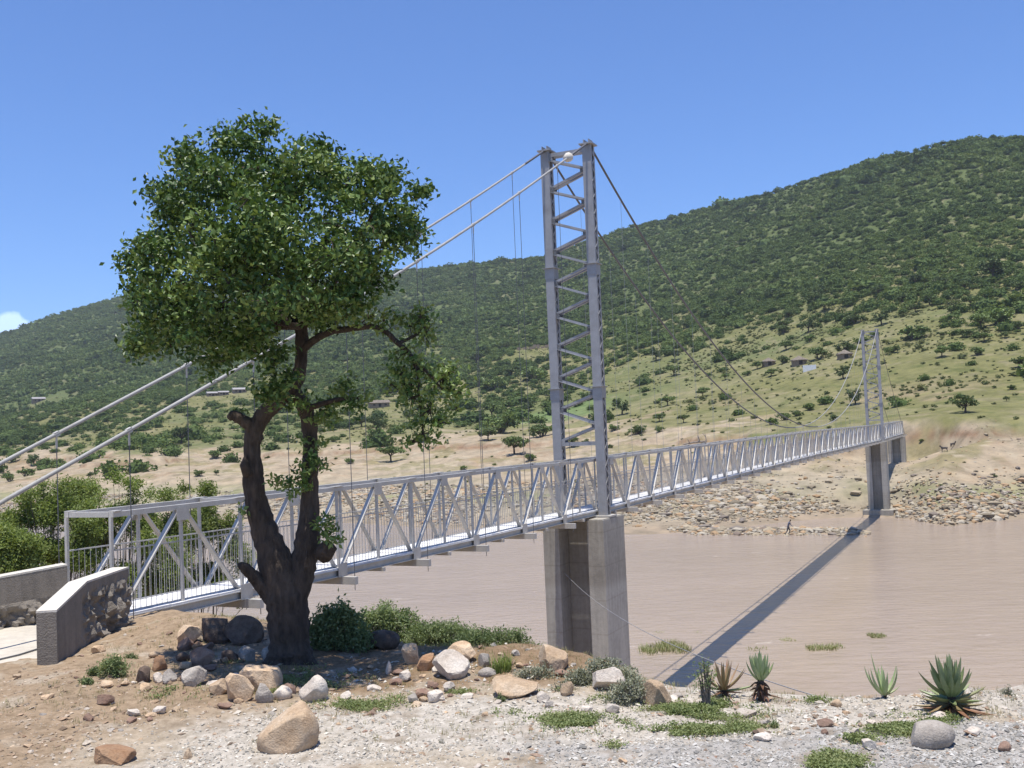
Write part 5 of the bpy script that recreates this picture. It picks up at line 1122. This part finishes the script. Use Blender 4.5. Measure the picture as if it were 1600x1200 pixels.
# ---------------------------------------------------------------- huts, person, goats, snag
M['mud'] = plain('mud_wall', (.26, .19, .13)); M['thatch'] = plain('thatch', (.17, .14, .11), .95, .4, 3); M['white'] = plain('whitewash', (.70, .70, .69), .9, .12); M['brown'] = plain('dark_doorway', (.03, .025, .02)); M['iron'] = plain('iron_roof', (.30, .28, .27), .6)
def hut(i, label, wallm='mud', round_=True, roofm='thatch', hs=1.0):
    p = HUT_P[i]; wd = HUTS[i][2] * p.y / F; root = empty('hut', p, label, 'hut', 'homesteads on the far slope')
    root.rotation_euler = (0, 0, -math.atan2(p.x, p.y) + R(12)); h = wd * .26 * hs
    if round_:
        w_ = MB(); w_.tube([(0, 0, -1.5), (0, 0, h)], wd * .42, 20); w_.build('wall', M[wallm], root)
        r = MB(); r.tube([(0, 0, h - .15), (0, 0, h + .05), (0, 0, h + wd * .14), (0, 0, h + wd * .25)], [wd * .50, wd * .49, wd * .22, .12], 20, True, .02); r.build('roof', M[roofm], root)
        d = MB(); d.box(-.45, .45, -wd * .42 - .03, -wd * .40 + .1, 0, min(h * .9, 1.8)); d.build('door', M['brown'], root)
    else:
        w_ = MB(); w_.box(-wd / 2, wd / 2, -wd * .3, wd * .3, -1.5, h); w_.build('wall', M[wallm], root)
        r = MB(); a = wd * .55; b_ = wd * .36; e = h + .02; rd = h + wd * .16
        r.add([(-a, -b_, e), (a, -b_, e), (a, b_, e), (-a, b_, e), (-a, 0, rd), (a, 0, rd)], [(0, 1, 5, 4), (2, 3, 4, 5), (0, 4, 3), (1, 2, 5), (3, 2, 1, 0)]); r.build('roof', M[roofm], root)
        d = MB(); d.box(-.5, .5, -wd * .3 - .03, -wd * .3 + .02, 0, min(h * .85, 2)); d.build('door', M['brown'], root)
        for x in (-wd * .3, wd * .3):
            f = MB(); f.box(x - .45, x + .45, -wd * .3 - .03, -wd * .3 + .02, h * .35, h * .75); f.build('window', M['brown'], root)
    return root
hut(0, 'leftmost round thatched hut of the three on the green slope'); hut(1, 'middle round thatched hut above the white wall'); hut(2, 'rightmost round thatched hut, just left of the distant tower')
hut(3, 'small brown house at the left of the far-off hamlet on the left hillside', 'mud', False, 'iron'); hut(4, 'small house in the middle of the far-off hamlet on the left hillside', 'mud', False, 'iron'); hut(5, 'grey-roofed house at the right of the far-off hamlet on the left hillside', 'mud', False, 'iron')
hut(6, 'lone brown house far off at the left edge of the hillside', 'mud', False, 'iron'); hut(7, 'long brown house behind the hanging bough of the big tree', 'mud', False, 'thatch', .8)
p = HUT_P[9]; k = p.y / F; wl = MB(); wl.box(-10 * k, 10 * k, -.15, .15, -1, 8.5 * k)
for x in (-9, -3, 3, 9): wl.box((x - .7) * k, (x + .7) * k, -.22, -.152, -1, 8.8 * k)
o = wl.build('white_wall', M['white'], None, p); o.rotation_euler = (0, 0, -math.atan2(p.x, p.y)); tag(o, 'short whitewashed wall in front of the middle thatched hut', 'wall')
p = HUT_P[8]; k = p.y / F; rw = MB(); x = -30
while x < 30:
    w2 = U(4, 8); h2 = U(3, 8); rw.box(x * k, (x + w2) * k, -.25, .25, -1.5, h2 * k); x += w2 + U(.4, 3)
o = rw.build('ruined_wall', M['mud'], None, p); o.rotation_euler = (0, 0, -math.atan2(p.x, p.y)); tag(o, 'broken row of brown ruined walls on the wooded slope left of the near tower', 'ruin')
def skinned(name, joints, edges, mtl, sub=2):
    me = bpy.data.meshes.new(name); me.from_pydata([j[0] for j in joints], edges, []); o = link(name, me)
    m = o.modifiers.new('skin', 'SKIN'); me.skin_vertices.new() if not me.skin_vertices else None
    for i, j in enumerate(joints):
        sv = me.skin_vertices[0].data[i]; r = j[1]; sv.radius = (r, r) if not isinstance(r, tuple) else r; sv.use_root = (i == 0)
    s = o.modifiers.new('sub', 'SUBSURF'); s.levels = s.render_levels = sub; me.materials.append(mtl)
    dg = bpy.context.evaluated_depsgraph_get(); dg.update(); ev = bpy.data.meshes.new_from_object(o.evaluated_get(dg)); o.modifiers.clear(); o.data = ev
    for pl in ev.polygons: pl.use_smooth = True
    return o
M['skin'] = plain('dark_skin', (.07, .045, .03)); M['cloth'] = plain('blue_grey_clothes', (.10, .105, .14)); M['trouser'] = plain('dark_trousers', (.05, .05, .06)); M['goat'] = plain('goat_coat', (.06, .05, .045)); M['log'] = bark('bleached_log', (.18, .14, .11), (.34, .29, .24))
def person():
    g = ong(1232, 837, 100); g = onz(1232, 836, .12)
    J = [((0, 0, .86), (.15, .11)), ((.02, -.06, 1.08), (.14, .10)), ((.04, -.14, 1.28), (.17, .10)), ((.05, -.20, 1.40), .055), ((.06, -.25, 1.47), .075), ((.06, -.28, 1.55), .088), ((.06, -.27, 1.63), .06),
         ((.10, .0, .80), .085), ((.14, -.16, .46), .062), ((.15, .02, .09), .045), ((.16, -.12, .04), .04), ((-.10, 0, .80), .085), ((-.13, .06, .45), .062), ((-.15, .30, .12), .045), ((-.15, .20, .05), .04),
         ((.22, -.15, 1.30), .06), ((.27, -.22, 1.03), .045), ((.24, -.42, .90), .034), ((.23, -.50, .86), .03), ((-.17, -.14, 1.29), .06), ((-.25, -.05, 1.03), .045), ((-.24, -.18, .82), .034), ((-.24, -.24, .76), .03)]
    E = [(0, 1), (1, 2), (2, 3), (3, 4), (4, 5), (5, 6), (0, 7), (7, 8), (8, 9), (9, 10), (0, 11), (11, 12), (12, 13), (13, 14), (2, 15), (15, 16), (16, 17), (17, 18), (2, 19), (19, 20), (20, 21), (21, 22)]
    o = skinned('person', J, E, M['cloth']); o.location = g; o.rotation_euler = (0, 0, R(60)); me = o.data
    me.materials.append(M['skin']); me.materials.append(M['trouser'])
    for pl in me.polygons:
        c = pl.center; pl.material_index = 1 if (c.z > 1.41 or (c.z < .93 and abs(c.x) > .19 and c.y < -.1 and c.z > .7) or c.z < .1) else 2 if c.z < .90 else 0
    tag(o, 'stooping person in dark clothes on the gravel bar by the far bank', 'person')
person()
def goat(px, py, rz, label):
    g = ong(px, py, 110)
    J = [((0, 0, .52), .14), ((.28, 0, .55), .15), ((-.28, 0, .54), .13), ((.42, 0, .68), .085), ((.52, 0, .82), .075), ((.66, 0, .78), .05), ((-.42, 0, .62), .03), ((.30, .1, .30), .045), ((.29, .1, .02), .028), ((.30, -.1, .30), .045), ((.33, -.1, .02), .028), ((-.30, .1, .32), .06), ((-.36, .1, .18), .032), ((-.32, .1, .02), .026), ((-.30, -.1, .32), .06), ((-.33, -.1, .18), .032), ((-.28, -.1, .02), .026), ((.48, .09, .90), .02), ((.48, -.09, .90), .02)]
    E = [(0, 1), (0, 2), (1, 3), (3, 4), (4, 5), (2, 6), (1, 7), (7, 8), (1, 9), (9, 10), (2, 11), (11, 12), (12, 13), (2, 14), (14, 15), (15, 16), (4, 17), (4, 18)]
    o = skinned('goat', J, E, M['goat'], 1); o.location = g; o.rotation_euler = (0, 0, rz); tag(o, label, 'goat', 'goats on the far earth bank')
goat(1489, 699, R(20), 'dark goat on the bare earth right of the distant pier'); goat(1476, 706, R(160), 'dark goat lower on the bare earth bank, left of the other goat')
g = ong(1098, 694, 120); k = g.y / F; sn = MB(g)
def br(a, b_, r0, r1): 
    a = Vector(a) * k; b_ = Vector(b_) * k; m_ = (a + b_) / 2 + Vector((0, 0, U(-1, 2) * k)); sn.tube([g + a, g + m_, g + b_], [r0 * k, (r0 + r1) / 2 * k, r1 * k], 7)
br((-30, 0, 1), (2, 0, 4), 1.2, 1.6); br((2, 0, 4), (16, 2, 1), 1.6, 1.0); br((-4, 0, 3), (-8, -3, 14), 1.1, .4); br((6, 0, 4), (5, 2, 16), 1.0, .3); br((5, 1, 11), (0, 2, 17), .6, .3); br((-20, 0, 2), (-24, -4, 9), .8, .3)
tag(sn.build('fallen_tree', M['log'], None, g), 'bleached dead tree lying on the bank behind the middle of the main span', 'dead tree')

# ---------------------------------------------------------------- haze
hb_ = MB(); hb_.box(-3800, 3800, -1500, 3800, -2.7, 300)
m = bpy.data.materials.new('haze_air'); m.use_nodes = True; t = m.node_tree; t.nodes.remove(t.nodes['Principled BSDF'])
v = t.nodes.new('ShaderNodeVolumePrincipled'); v.inputs['Color'].default_value = (.88, .93, 1, 1); v.inputs['Density'].default_value = .00013; v.inputs['Anisotropy'].default_value = .2
t.links.new(v.outputs[0], t.nodes['Material Output'].inputs['Volume'])
tag(hb_.build('haze', m), kind='stuff')
